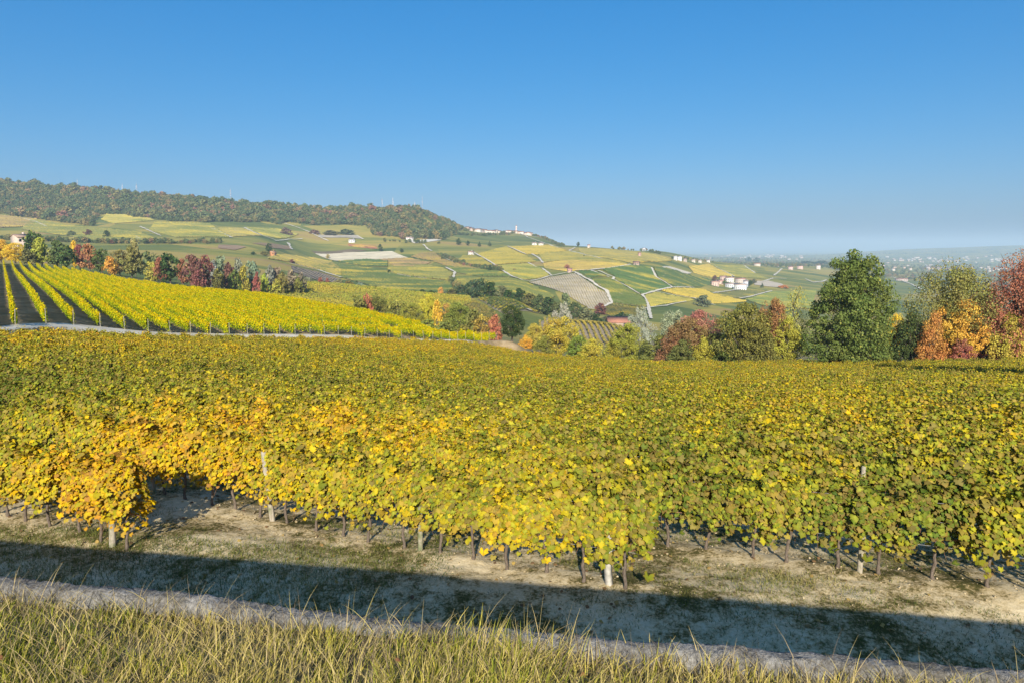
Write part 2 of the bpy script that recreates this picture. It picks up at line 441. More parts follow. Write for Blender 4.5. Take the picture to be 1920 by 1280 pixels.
# ------------------------------------------------------------------ draped fields, vine ribs and tracks
def drape_poly(pts, off, maxlen):
    bm = bmesh.new()
    vs = [bm.verts.new((q[0], q[1], 0)) for q in pts]
    try:
        bm.faces.new(vs)
    except Exception:
        bm.free(); return None
    bmesh.ops.triangulate(bm, faces=bm.faces[:])
    for _ in range(7):
        le = [e for e in bm.edges if e.calc_length() > maxlen]
        if not le: break
        bmesh.ops.subdivide_edges(bm, edges=le, cuts=1)
        bmesh.ops.triangulate(bm, faces=[f_ for f_ in bm.faces if len(f_.verts) > 3])
    bm.verts.ensure_lookup_table()
    P = np.array([v.co[:] for v in bm.verts])
    P[:, 2] = H(P[:, 0], P[:, 1]) + off
    T = np.array([[v.index for v in f_.verts] for f_ in bm.faces])
    nrm = np.cross(P[T[:, 1]] - P[T[:, 0]], P[T[:, 2]] - P[T[:, 0]])[:, 2]
    T[nrm < 0] = T[nrm < 0][:, ::-1]
    bm.free()
    return P, T

def clip_rows(poly, d, spacing, jitter=.0):
    """parallel lines inside a ground-plan polygon: list of (start, end)"""
    poly = np.asarray(poly)[:, :2]; d = d / np.linalg.norm(d); n = np.array([-d[1], d[0]])
    q = poly @ n; out = []
    c = q.min() + spacing * .5
    while c < q.max():
        ts = []
        for i in range(len(poly)):
            a, b = poly[i], poly[(i + 1) % len(poly)]; qa, qb = q[i], q[(i + 1) % len(poly)]
            if (qa - c) * (qb - c) < 0:
                f_ = (c - qa) / (qb - qa); ts.append(float((a + (b - a) * f_) @ d))
        ts.sort()
        for k in range(0, len(ts) - 1, 2):
            if ts[k + 1] - ts[k] > spacing: out.append((n * c + d * ts[k], n * c + d * ts[k + 1]))
        c += spacing
    return out

def rib_mesh(name, rows, step, hgt, wid, mat, rs):
    g = np.random.default_rng(rs)
    Vs, Fs, n = [], [], 0
    for a, b in rows:
        L = np.linalg.norm(b - a); k = max(2, int(L / step) + 1)
        t = np.linspace(0, 1, k)[:, None]
        P = a + (b - a) * t; d = (b - a) / L; nn = np.array([-d[1], d[0]])
        P = P + nn * g.normal(0, .08 * wid, (k, 1))
        z = H(P[:, 0], P[:, 1])
        h = hgt * (1 + g.normal(0, .16, k)); w = wid * (1 + g.normal(0, .18, k))
        h *= np.where(g.random(k) < .03, .45, 1.0)
        prof_ = []
        for sw, sh in ((-.5, .15), (-.42, .75), (.0, 1.0), (.42, .75), (.5, .15)):
            prof_.append(np.column_stack([P + nn * (sw * w)[:, None], z + sh * h]))
        Vs.append(np.stack(prof_, 1).reshape(-1, 3))
        i = np.arange(k - 1)[:, None] * 5; j = np.arange(4)[None, :]
        Fs.append((np.stack([i + j, i + j + 1, i + 5 + j + 1, i + 5 + j], 2).reshape(-1, 4)) + n); n += k * 5
    return mk_mesh(name, np.concatenate(Vs), np.concatenate(Fs), [mat]) if Vs else None

# vine-row leaf colour: the field's own colour with yellowing, browning and greener stretches
def rows_material(name, amount):
    m = NT(name); p = m.pos()
    base = m.n('ShaderNodeObjectInfo').outputs['Color']
    nz = m.noise(m.scaled(p, (.012, .03, 0)), 1.0, 4, .6)
    nf = m.noise(m.scaled(p, (1, 1, 1)), .9, 3, .7)
    c = m.mix(m.rng(nz, .5, .68, 0, amount), base, (.36, .27, .035))
    c = m.mix(m.rng(nz, .46, .3, 0, amount), c, (.045, .085, .02))
    c = m.hsv(c, .5, 1.0, m.rng(nf, .25, .75, 1.0, 2.3))
    return m.finish(c, .8, None, .1)
MAT_ROWS = rows_material('vine_rows_leaf', .75)

m = NT('field_soil'); p = m.pos()
base = m.n('ShaderNodeObjectInfo').outputs['Color']
c = m.hsv(base, .5, 1.0, m.rng(m.noise(m.scaled(p, (.03, .06, 0)), 1.0, 5, .65), .25, .75, .72, 1.28))
c = m.hsv(c, .5, 1.0, m.rng(m.noise(m.scaled(p, (.03, .35, 0)), 1., 3, .7), .25, .75, .75, 1.25))
MAT_FIELD = m.finish(c, .95, None, .05)

m = NT('track_dust'); p = m.pos()
c = m.ramp(m.noise(p, .25, 4, .6), [(.3, (.6, .52, .37)), (.6, (.74, .67, .52)), (.8, (.45, .4, .24))])
MAT_TRACK = m.finish(c, .95, None, .05)

G_, O_, Y_, B_, P_, R_ = (.06, .095, .028), (.15, .145, .038), (.3, .225, .04), (.22, .15, .065), (.6, .53, .38), (.2, .085, .05)
GRASS = (.36, .3, .14); DIRT = (.48, .39, .24); PALE = (.55, .48, .35)
# polygon, soil colour, rows (leaf colour, spacing, direction as two picture points, height) or None, label
FIELDS = [
 ([(590, 476), (640, 474), (735, 472), (765, 484), (700, 488), (630, 490)], (.66, .57, .38), None, 'bare pale tilled field on the hillside'),
 ([(583, 471), (660, 468), (690, 471), (590, 475.5)], (.2, .15, .09), None, 'brown strip above the bare pale field'),
 ([(635, 490.5), (688, 487), (727, 490), (727, 501), (686, 500)], GRASS, (G_, 3, (640, 492), (720, 500), 1.9), 'dark green plot below the bare pale field'),
 ([(700, 488), (764, 484), (808, 493), (795, 498), (772, 500), (741, 501), (728, 493)], (.24, .17, .11), (B_, 3, (705, 488), (800, 497), 1.3), 'mauve brown plot beside the dark green plot'),
 ([(740, 501.5), (772, 501), (800, 498), (835, 506), (848, 515), (843, 526), (800, 522), (745, 515), (727, 505)], GRASS, (O_, 3, (745, 505), (840, 518), 1.9), 'olive and yellow vineyard above the bent track'),
 ([(622, 492), (690, 504), (745, 517), (800, 525), (845, 531), (850, 546), (770, 551), (690, 534), (650, 524), (580, 500)], GRASS, ((.09, .11, .03), 2.8, (640, 500), (800, 540), 1.9), 'dark green vineyard spread across the lower hillside'),
 ([(555, 481), (590, 484), (622, 491), (640, 508), (640, 520), (597, 506), (545, 493), (500, 486), (520, 480)], DIRT, ((.2, .16, .045), 2.8, (545, 488), (640, 512), 1.8), 'brown and olive vineyard above the long pale track'),
 ([(546, 499), (597, 510), (640, 525), (625, 531), (585, 524), (548, 510)], (.33, .25, .17), ((.16, .12, .07), 2.8, (570, 520), (600, 505), 1.3), 'mauve brown thin vineyard below the long pale track'),
 ([(652, 458), (705, 462), (708, 468), (690, 466), (655, 462)], (.2, .1, .06), (R_, 3, (655, 459), (705, 465), 1.4), 'reddish vine plot near the white hillside house'),
 ([(765, 452), (776, 457), (783, 457), (829, 451), (815, 449), (790, 450.5)], (.72, .66, .52), None, 'bright bare field under the wooded knoll'),
 ([(597, 441), (668, 442), (682, 449), (650, 446.5), (597, 446)], (.42, .37, .28), None, 'grey fallow strip beneath the ridge wood'),
 ([(410, 460), (445, 461), (462, 464), (440, 470), (408, 466)], (.36, .24, .14), None, 'pinkish bare patch beside the hillside road'),
 ([(472, 457), (520, 459), (545, 462), (544, 469), (510, 466)], (.33, .22, .12), None, 'brown bare patch above the lone dark tree'),
 ([(400, 429), (455, 429), (490, 443), (437, 445)], DIRT, ((.2, .17, .05), 3.2, (410, 430), (470, 444), 1.7), 'brown green square plot between two chalky tracks'),
 ([(460, 428), (520, 430), (560, 440), (520, 448), (498, 444)], GRASS, (O_, 3.2, (470, 430), (530, 445), 1.8), 'yellowing plot right of the upper chalky track'),
 ([(290, 418), (395, 421), (432, 446), (330, 446), (280, 432)], GRASS, (O_, 3.2, (300, 425), (400, 440), 1.8), 'wide olive plot under the long ridge wood'),
 ([(60, 412), (170, 428), (260, 436), (300, 452), (180, 452), (40, 430)], GRASS, ((.13, .13, .035), 3.2, (80, 420), (250, 445), 1.8), 'olive terrace plot below the wood at far end'),
 ([(0, 404), (70, 411), (60, 425), (0, 428)], (.28, .2, .11), ((.19, .14, .05), 3.2, (5, 408), (60, 422), 1.7), 'brown terrace plot tucked under the ridge wood'),
 ([(200, 402), (270, 404), (290, 414), (215, 420), (190, 412)], GRASS, ((.22, .19, .045), 3.2, (200, 405), (280, 412), 1.8), 'yellow green bay of vines cut into the wood'),
 ([(991, 530), (1030, 520.5), (1078, 513.5), (1096, 525), (1120, 542), (1136, 550), (1145, 569), (1118, 580), (1104, 578), (1060, 552)], (.5, .42, .28), ((.23, .19, .1), 2.6, (1075, 514), (1112, 578), 1.25), 'pale young vineyard with strict stripes of thin rows'),
 ([(1130, 507), (1183, 499), (1218, 501), (1227, 520), (1257, 540), (1235, 544), (1204, 553), (1178, 538), (1154, 525), (1152, 519)], GRASS, (G_, 2.7, (1140, 508), (1240, 525), 1.9), 'dark green vineyard between the forking pale tracks'),
 ([(1225, 503), (1240, 503), (1270, 510), (1325, 523), (1338, 530), (1316, 539), (1264, 539), (1234, 521)], GRASS, ((.07, .1, .03), 2.7, (1240, 506), (1320, 530), 1.9), 'green vineyard below the bare strip'),
 ([(1110, 527), (1149, 527), (1176, 541), (1200, 556), (1211, 566), (1213, 577), (1150, 569), (1141, 547)], GRASS, ((.1, .12, .03), 2.7, (1120, 530), (1195, 565), 1.9), 'green and gold vineyard beside the striped one'),
 ([(1086, 510), (1107, 510), (1138, 520), (1105, 523)], GRASS, (G_, 2.7, (1090, 511), (1130, 519), 1.9), 'small deep green plot above the striped vineyard'),
 ([(1209, 557), (1229, 550), (1263, 557), (1300, 564), (1286, 566), (1220, 577)], GRASS, ((.22, .19, .04), 2.7, (1215, 560), (1280, 566), 1.9), 'golden wedge of vines between two tracks'),
 ([(1240, 546), (1262, 542.5), (1320, 544), (1336, 552), (1400, 566), (1335, 570), (1308, 561), (1265, 553)], GRASS, ((.34, .25, .04), 2.7, (1250, 546), (1380, 562), 1.9), 'golden vineyard in front of the farm cluster'),
 ([(1240, 502), (1256, 500.5), (1298, 513), (1288, 514.5), (1262, 507)], (.66, .58, .42), None, 'bare pale strip over the green vineyard'),
 ([(955, 464), (1030, 461), (1062, 471), (1010, 478), (986, 477)], GRASS, (Y_, 3.2, (960, 464), (1050, 473), 1.8), 'bright yellow vineyard below the white hill house'),
 ([(896, 478), (950, 464), (984, 479), (1005, 492), (985, 494), (930, 498), (908, 485)], GRASS, ((.26, .21, .04), 3.2, (900, 478), (985, 490), 1.8), 'yellow vineyard right of the small white house'),
 ([(868, 481), (885, 479), (905, 486), (925, 498), (900, 500), (856, 490)], GRASS, ((.22, .19, .04), 3.2, (870, 483), (915, 495), 1.8), 'yellow green vineyard left of the small white house'),
 ([(930, 500), (990, 496), (1015, 505), (1030, 518), (985, 526), (960, 518), (944, 508)], GRASS, ((.2, .19, .045), 2.9, (940, 505), (1010, 520), 1.8), 'olive gold plot above the kinked track'),
 ([(1019, 495), (1060, 490), (1112, 492), (1180, 498), (1142, 504), (1108, 507), (1064, 510), (1022, 504)], (.26, .2, .1), ((.24, .18, .05), 2.9, (1025, 498), (1150, 502), 1.7), 'rusty gold vineyard above the striped one'),
 ([(1012, 478), (1066, 472), (1090, 478), (1120, 485), (1180, 497), (1115, 491), (1060, 489), (1020, 493)], GRASS, ((.21, .18, .045), 3.0, (1020, 480), (1130, 490), 1.8), 'olive and gold slope beneath the ridge track'),
 ([(1085, 467), (1150, 470), (1230, 478), (1260, 490), (1190, 496), (1122, 483), (1090, 475)], GRASS, ((.2, .17, .05), 3.2, (1090, 470), (1220, 488), 1.8), 'brownish gold upper slope right of the ridge track'),
 ([(855, 520), (905, 522), (960, 524), (985, 531), (1040, 558), (1030, 566), (960, 556), (900, 540), (862, 534)], GRASS, ((.12, .13, .035), 2.7, (870, 525), (1010, 558), 1.9), 'green and gold slope above the dark thicket'),
 ([(838, 500), (900, 506), (940, 511), (958, 521), (900, 519), (856, 512)], GRASS, ((.1, .12, .03), 2.8, (845, 503), (940, 516), 1.9), 'green plot right of the bent track'),
 ([(815, 474), (832, 487), (900, 505), (880, 508), (838, 500), (810, 490), (770, 482), (790, 475)], (.32, .23, .12), ((.24, .17, .05), 3, (800, 480), (880, 503), 1.5), 'rusty brown vineyard sweeping below the lane'),
 ([(1342, 552), (1395, 545), (1440, 544), (1415, 554), (1388, 560), (1350, 558)], GRASS, ((.11, .11, .035), 2.8, (1350, 553), (1420, 550), 1.7), 'dull green plot below the farm cluster'),
 ([(1412, 528), (1440, 527), (1466, 533), (1476, 541), (1440, 538), (1415, 535)], (.58, .48, .34), None, 'bare earth bank right of the farm cluster'),
 ([(1395, 562), (1448, 548), (1530, 545), (1520, 580), (1430, 574)], (.15, .17, .05), ((.14, .16, .035), 2.8, (1400, 565), (1500, 560), 1.7), 'fresh green vineyard behind the olive tree'),
 ([(1332, 496), (1395, 499), (1416, 514), (1440, 524), (1378, 519), (1354, 508)], GRASS, ((.15, .15, .04), 3, (1340, 500), (1420, 515), 1.8), 'olive plot behind the farm cluster'),
 ([(1290, 500), (1329, 496), (1372, 518), (1335, 521), (1300, 512)], GRASS, ((.3, .22, .045), 3, (1300, 502), (1360, 516), 1.8), 'golden plot left of the farm cluster'),
 ([(792, 391), (812, 392), (818, 404), (806, 405), (798, 400)], (.5, .42, .32), None, 'pale eroded cliff on the wooded knoll'),
]
def place_field(i, fd):
    pts, soil, rows, label = fd
    W = np.array([ground(u, v, 380) for u, v in pts])
    dist = float(W[:, 1].mean())
    dr = drape_poly(W, .45 + dist * .00025, max(14., dist * .02))
    if dr is None: return
    o = put('vineyard_field' if rows else 'bare_field', mk_mesh('field', dr[0], dr[1], [MAT_FIELD], None, True), color=soil)
    tag(o, label, 'field', kind='structure')
    if rows:
        lc, sp, p0, p1, hg = rows
        a = ground(*p0, 380); b = ground(*p1, 380); d = (b - a)[:2]
        me = rib_mesh('vine_rows', clip_rows(W, d, sp), 9.0, hg, 1.15 if hg > 1.3 else .7, MAT_ROWS, i)
        if me:
            r = put('vine_rows', me, o, color=lc); r['kind'] = 'stuff'
for i, fd in enumerate(FIELDS): place_field(i, fd)

TRACKS = [
 ([(393, 428), (413, 436), (434, 447)], 4.0), ([(458, 428), (476, 437), (494, 444), (517, 452)], 4.5), ([(516, 453), (542, 450), (567, 449)], 3.0),
 ([(540.5, 457), (547, 469)], 5.5), ([(533, 420), (556, 427), (579, 436), (597, 445), (616, 453)], 3.5), ([(542, 495), (561, 499.5), (597, 508), (640, 522)], 3.5),
 ([(745, 516), (773, 521), (801, 524)], 2.6), ([(686, 503.5), (722, 511.5)], 2.0), ([(836, 503), (853, 511.5), (848, 527.6)], 3.6),
 ([(794, 460), (802, 468.5), (809.5, 472)], 4), ([(824, 479), (830, 485), (853, 492.6), (875, 498), (897, 503)], 3.0), ([(669.6, 443), (681, 450)], 4),
 ([(888, 474), (907, 485), (929, 499)], 3.2), ([(952, 463), (986, 478)], 3.6), ([(997, 477.5), (1010, 485), (1018, 494.5)], 4), ([(990, 494), (1006, 502.6), (1017, 505), (1035, 519)], 3.2),
 ([(943, 509), (960, 520), (982, 527.6), (995, 528.5), (1029, 519.5), (1062, 513), (1077, 511.5)], 3.2), ([(1077, 511.5), (1097, 523), (1105, 526), (1120, 538), (1138, 547), (1147.5, 569), (1119, 582), (1102, 580)], 4.0),
 ([(1079, 465), (1067, 471.5), (1090, 477), (1119, 484), (1150, 492), (1183, 497.6), (1143, 505), (1108, 508), (1080, 509)], 4.0), ([(976, 439), (989, 446), (1020, 456.6), (1046, 466)], 4.5),
 ([(1108, 509), (1126, 516), (1142, 521.5)], 3.2), ([(1121, 509), (1139, 517), (1152, 521.5), (1149, 526)], 3.2), ([(1153, 527), (1178, 540), (1199.5, 553)], 2.6),
 ([(1221, 503), (1230, 521), (1246, 530), (1261, 540), (1237.5, 545), (1204, 555), (1212, 562), (1216, 578), (1221, 600)], 3.6), ([(1263, 540.5), (1301, 541)], 2.5), ([(1229, 548), (1263, 555), (1306, 562)], 3.2),
 ([(1206, 580.6), (1249, 575), (1287, 567)], 2.6), ([(1330, 494), (1354, 508), (1377, 519.6)], 3.5), ([(1395, 498.6), (1416, 513)], 4.5), ([(1466, 505), (1451, 518)], 5), ([(1462, 495), (1459, 502)], 5),
 ([(1336.5, 551), (1378.5, 545), (1398, 543)], 3.5), ([(1387, 561), (1415, 555.5), (1447.6, 546.7)], 3.5), ([(1300, 560), (1324, 568), (1341, 574)], 4), ([(1672, 520), (1698, 530), (1733, 545)], 7), ([(1736, 497), (1741, 503)], 12),
 ([(45, 411), (70, 418), (90, 427)], 3), ([(262, 426), (280, 434), (302, 444)], 3), ([(255, 445), (261, 450)], 6), ([(1000, 586), (985, 597), (975, 601)], 3.5),
 ([(1430, 529), (1450, 523), (1475, 524)], 4), ([(1510, 524), (1525, 531), (1550, 526)], 5),
]
for tr, w in TRACKS:
    P = [ground(u, v, 380) for u, v in tr]
    pts = []
    for a, b in zip(P[:-1], P[1:]):
        k = max(1, int(np.linalg.norm((b - a)[:2]) / 6))
        pts += [a + (b - a) * (i / k) for i in range(k)]
    pts = np.array(pts + [P[-1]])[:, :2]
    d = np.gradient(pts, axis=0); d /= np.linalg.norm(d, axis=1, keepdims=True) + 1e-9
    nn = np.stack([-d[:, 1], d[:, 0]], 1)
    wv = w * .8 * (1 + .28 * rng.standard_normal(len(pts)))[:, None] * .5
    A = pts + nn * wv; B = pts - nn * wv
    dist = pts[:, 1].mean()
    off = 1.0 + dist * .0004
    Vt = np.concatenate([np.column_stack([A, H(A[:, 0], A[:, 1]) + off]), np.column_stack([B, H(B[:, 0], B[:, 1]) + off])])
    k = len(pts); i = np.arange(k - 1)
    o = put('farm_track', mk_mesh('track', Vt, np.stack([i + k, i + k + 1, i + 1, i], 1), [MAT_TRACK], None, True))
    tag(o, 'pale dirt farm track crossing the far vineyards', 'track', 'dirt tracks across the far vineyards', 'structure')
print('fields done')

# ------------------------------------------------------------------ scatter by geometry nodes (for stuff only)
def gn_scatter(name, P, rot, scl, idx, proto_objs):
    coll = bpy.data.collections.new(name + '_kinds')
    for o_ in proto_objs: coll.objects.link(o_)
    me = bpy.data.meshes.new(name)
    me.vertices.add(len(P)); me.vertices.foreach_set('co', np.asarray(P, np.float32).ravel())
    a = me.attributes.new('rot', 'FLOAT_VECTOR', 'POINT'); a.data.foreach_set('vector', np.asarray(rot, np.float32).ravel())
    a = me.attributes.new('scl', 'FLOAT_VECTOR', 'POINT'); a.data.foreach_set('vector', np.asarray(scl, np.float32).ravel())
    a = me.attributes.new('idx', 'INT', 'POINT'); a.data.foreach_set('value', np.asarray(idx, np.int32))
    ng = bpy.data.node_groups.new(name, 'GeometryNodeTree')
    ng.interface.new_socket('Geometry', in_out='INPUT', socket_type='NodeSocketGeometry')
    ng.interface.new_socket('Geometry', in_out='OUTPUT', socket_type='NodeSocketGeometry')
    N = ng.nodes.new; L = ng.links.new
    gi, go = N('NodeGroupInput'), N('NodeGroupOutput')
    ci = N('GeometryNodeCollectionInfo'); ci.inputs['Collection'].default_value = coll
    ci.inputs['Separate Children'].default_value = True; ci.inputs['Reset Children'].default_value = True
    ip = N('GeometryNodeInstanceOnPoints'); ip.inputs['Pick Instance'].default_value = True
    def na(n, t):
        x = N('GeometryNodeInputNamedAttribute'); x.data_type = t; x.inputs['Name'].default_value = n
        return [s_ for s_ in x.outputs if s_.enabled and s_.name == 'Attribute'][0]
    er = N('FunctionNodeEulerToRotation')
    L(na('rot', 'FLOAT_VECTOR'), er.inputs[0]); L(er.outputs[0], ip.inputs['Rotation'])
    L(na('scl', 'FLOAT_VECTOR'), ip.inputs['Scale']); L(na('idx', 'INT'), ip.inputs['Instance Index'])
    L(gi.outputs[0], ip.inputs['Points']); L(ci.outputs[0], ip.inputs['Instance']); L(ip.outputs[0], go.inputs[0])
    o = put(name, me)
    md = o.modifiers.new('scatter', 'NODES'); md.node_group = ng
    return o

def proto(name, me):
    return bpy.data.objects.new(name, me)

# ------------------------------------------------------------------ grape leaves and vines
half = [(.0, .16), (.13, .36), (.33, .42), (.50, .22), (.40, .04), (.54, -.16), (.30, -.26), (.16, -.44)]
outl = half + [(0, -.62)] + [(-x, y) for x, y in half[:0:-1]]
LT = np.array([(0, 0, .06)] + [(x, y, -.42 * abs(x) ** 1.3 - .3 * y * y + .12 * math.sin(9 * x + 5 * y) + .06) for x, y in outl])
nO = len(outl)
LF = np.array([[0, 1 + i, 1 + (i + 1) % nO] for i in range(nO)])
half2 = [(.12, .36), (.5, .2), (.46, -.2)]
outl2 = half2 + [(0, -.58)] + [(-x, y) for x, y in half2[::-1]]
LT2 = np.array([(0, 0, .07)] + [(x, y, -.3 * abs(x) - .15 * y * y + .06) for x, y in outl2])
LF2 = np.array([[0, 1 + i, 1 + (i + 1) % 7] for i in range(7)])

def vine_leaves(g, n, x0, x1, size, T, TF, zlo=.6, zhi=1.62, thick=.2, ragged=.16):
    x = g.uniform(x0, x1, n); s = np.where(g.random(n) < .5, -1., 1.)
    top = g.random(n) < .24
    f = g.random(n)
    ph = g.uniform(0, 6.28, 4)
    tz = zhi + ragged * (np.sin(x * 4.1 + ph[0]) * .5 + np.sin(x * 9.3 + ph[1]) * .35) + .05 * g.standard_normal(n)
    bz = zlo + .13 * np.sin(x * 6.3 + ph[2]) + .1 * g.standard_normal(n)
    z = bz + (tz - bz) * f ** .9
    bulge = thick * (1.0 + .35 * np.sin(x * 5 + z * 4 + ph[3])) * (1 - .45 * np.clip((z - 1.25) / .6, 0, 1))
    y = s * bulge * g.uniform(.55, 1.15, n)
    z = np.where(top, tz + .04 * g.standard_normal(n), z); y = np.where(top, g.uniform(-1, 1, n) * thick * .75, y)
    up_ = g.random(n) < .05; z = np.where(up_, tz + g.uniform(.05, .28, n), z); y = np.where(up_, g.normal(0, .1, n), y)
    lo_ = g.random(n) < .045; z = np.where(lo_, bz - g.uniform(.02, .25, n), z)
    N = np.stack([g.normal(0, .38, n), s * 1.0 + g.normal(0, .3, n), .55 + g.normal(0, .35, n)], 1)
    N[top] = np.stack([g.normal(0, .4, top.sum()), g.normal(0, .55, top.sum()), np.full(top.sum(), 1.)], 1)
    UP = np.stack([g.normal(0, .45, n), g.normal(0, .2, n), np.ones(n)], 1)
    UP[top, 1] += 1.0 * np.sign(g.normal(0, 1, top.sum()))
    S = size * np.exp(g.normal(0, .26, n))
    Vv, Ff = scatter_faces(T, TF, np.stack([x, y, z], 1), N, UP, S)
    return Vv, Ff, np.repeat(g.random(n), len(T)), np.tile(np.r_[0., np.ones(len(T) - 1)], n)

def leaf_ramp(m, t):
    return m.ramp(t, [(0.0, (.045, .095, .014)), (.2, (.085, .135, .018)), (.36, (.17, .2, .02)), (.5, (.34, .315, .024)), (.64, (.52, .38, .02)), (.78, (.64, .365, .02)), (.88, (.47, .215, .028)), (1.0, (.2, .1, .04))])

def gpos(u, v): return ground(u, v, 8, 200, 1.6)[:2]
m = NT('vine_leaf'); p = m.pos()
zn = m.math('ADD', m.math('MULTIPLY', m.noise(m.scaled(p, (1, 1, 0)), .11, 4, .6), .6), .155)
zn = m.math('ADD', zn, m.math('MULTIPLY', m.math('SUBTRACT', m.noise(p, .9, 3, .6), .5), .5))
for (u, v, r, w) in [(120, 900, 5.5, .3), (270, 980, 2.2, .18), (450, 800, 8, .2), (520, 900, 4, .08), (830, 960, 4, .07), (760, 800, 6, .12), (60, 725, 12, -.16), (330, 700, 14, -.1), (1130, 1030, 2.2, -.14), (1350, 960, 3, -.03),
                     (1650, 1000, 7, -.13), (1300, 850, 9, -.07), (950, 740, 14, -.08), (1000, 652, 36, .22), (700, 640, 26, .15), (100, 632, 22, .12), (1700, 760, 10, .05), (1800, 675, 30, -.02), (1150, 690, 26, .02), (1500, 690, 22, .04), (600, 700, 12, -.03)]:
    x, y = gpos(u, v)
    zn = m.math('ADD', zn, m.math('MULTIPLY', m.blob(p, float(x), float(y), float(r)), w))
rd = m.attr('rnd')
orr = m.n('ShaderNodeObjectInfo').outputs['Random']
t = m.math('ADD', zn, m.math('MULTIPLY', m.math('SUBTRACT', rd, .5), .36))
t = m.math('ADD', t, m.math('MULTIPLY', m.math('SUBTRACT', orr, .5), .16))
col = leaf_ramp(m, t)
rd2 = m.math('FRACT', m.math('MULTIPLY', rd, 17.31))
# weathered pinkish-brown leaves among the others
col = m.mix(m.math('MULTIPLY', m.math('GREATER_THAN', rd2, .68), .5), col, (.31, .19, .07))
rd3 = m.math('FRACT', m.math('MULTIPLY', rd, 29.7)); ed = m.attr('edge')
col = m.mix(m.math('MULTIPLY', m.math('POWER', ed, 2.5), m.rng(rd3, .35, 1., 0, .75)), col, (.26, .13, .035))
col = m.mix(m.math('MULTIPLY', m.math('SUBTRACT', 1., ed), m.rng(rd2, .1, .8, .45, 0)), col, (.5, .46, .07))
col = m.hsv(col, .5, 1.03, m.rng(m.math('FRACT', m.math('MULTIPLY', rd, 7.77)), 0, 1, .84, 1.38))
MAT_VINE = m.finish(col, .6, None, .12, .22)

m = NT('vine_bark'); p = m.pos()
n1 = m.noise(m.scaled(p, (1, 1, .25)), 60, 4, .7)
MAT_BARK = m.finish(m.ramp(n1, [(.3, (.07, .052, .038)), (.7, (.25, .2, .155))]), .95, m.bump(n1, .8, .01), .05)
m = NT('vine_cane'); p = m.pos()
MAT_CANE = m.finish(m.ramp(m.noise(p, 25, 3), [(.3, (.16, .07, .035)), (.7, (.34, .2, .11))]), .7, None, .2)

LEAFV = []
for k in range(11):
    g = np.random.default_rng(100 + k)
    Vv, Ff, A, E = vine_leaves(g, 880, -.47, .47, .095, LT, LF, .77, 1.66)
    LEAFV.append(mk_mesh('vine_foliage', Vv, Ff, [MAT_VINE], {'rnd': A, 'edge': E}))
TRUNKV, CANEV = [], []
for k in range(5):
    g = np.random.default_rng(200 + k)
    b = MB()
    zt = np.linspace(-.12, .74, 9)
    wob = np.cumsum(g.normal(0, .016, (9, 2)), 0)
    pth = np.column_stack([wob, zt])
    b.tube(pth, .032 * (1 - .25 * (zt + .12)) * g.uniform(.85, 1.2, 9) + .012 * np.exp(-((zt + .02) / .08) ** 2), 7)
    TRUNKV.append(b.mesh('vine_trunk', [MAT_BARK], True))
    b = MB()
    for sgn in (-1, 1):
        x = np.linspace(0, .47, 6) * sgn
        b.tube(np.column_stack([x + pth[-1, 0] * (1 - np.abs(x) / .47), g.normal(0, .015, 6) + pth[-1, 1], .72 + .06 * np.sin(np.abs(x) * 6) + g.normal(0, .01, 6)]), np.linspace(.014, .007, 6), 5)
    for q in range(7):
        x = g.uniform(-.42, .42); zz_ = np.linspace(.72, g.uniform(1.2, 1.7), 5)
        b.tube(np.column_stack([x + np.cumsum(g.normal(0, .03, 5)), g.uniform(-.2, .2) * (zz_ - .7) + g.normal(0, .02, 5), zz_]), np.linspace(.006, .003, 5), 4)
    for q in range(2):
        x = g.uniform(-.4, .4); zz_ = np.linspace(.75, g.uniform(.3, .5), 5)
        b.tube(np.column_stack([x + np.linspace(0, g.normal(0, .12), 5), np.linspace(0, g.normal(0, .2), 5), zz_]), np.linspace(.005, .0025, 5), 4)
    CANEV.append(b.mesh('vine_canes', [MAT_CANE], True))

RD = np.array([-.906, .423]); RN = np.array([.423, .906])
ROWANG = math.atan2(RD[1], RD[0]); ROWSP, VSP = 2.6, .78
ea = np.array([-1.4, -.75, -.52, -.28, -.02, .15, .34, .54, .75, 1.4]); ey = np.array([44, 56.3, 76.5, 98.5, 137.5, 125, 106, 98, 97, 95.])
def in_near_field(x, y):
    a = x / y
    ok = (y < np.interp(a, ea, ey) - .5)
    return ok

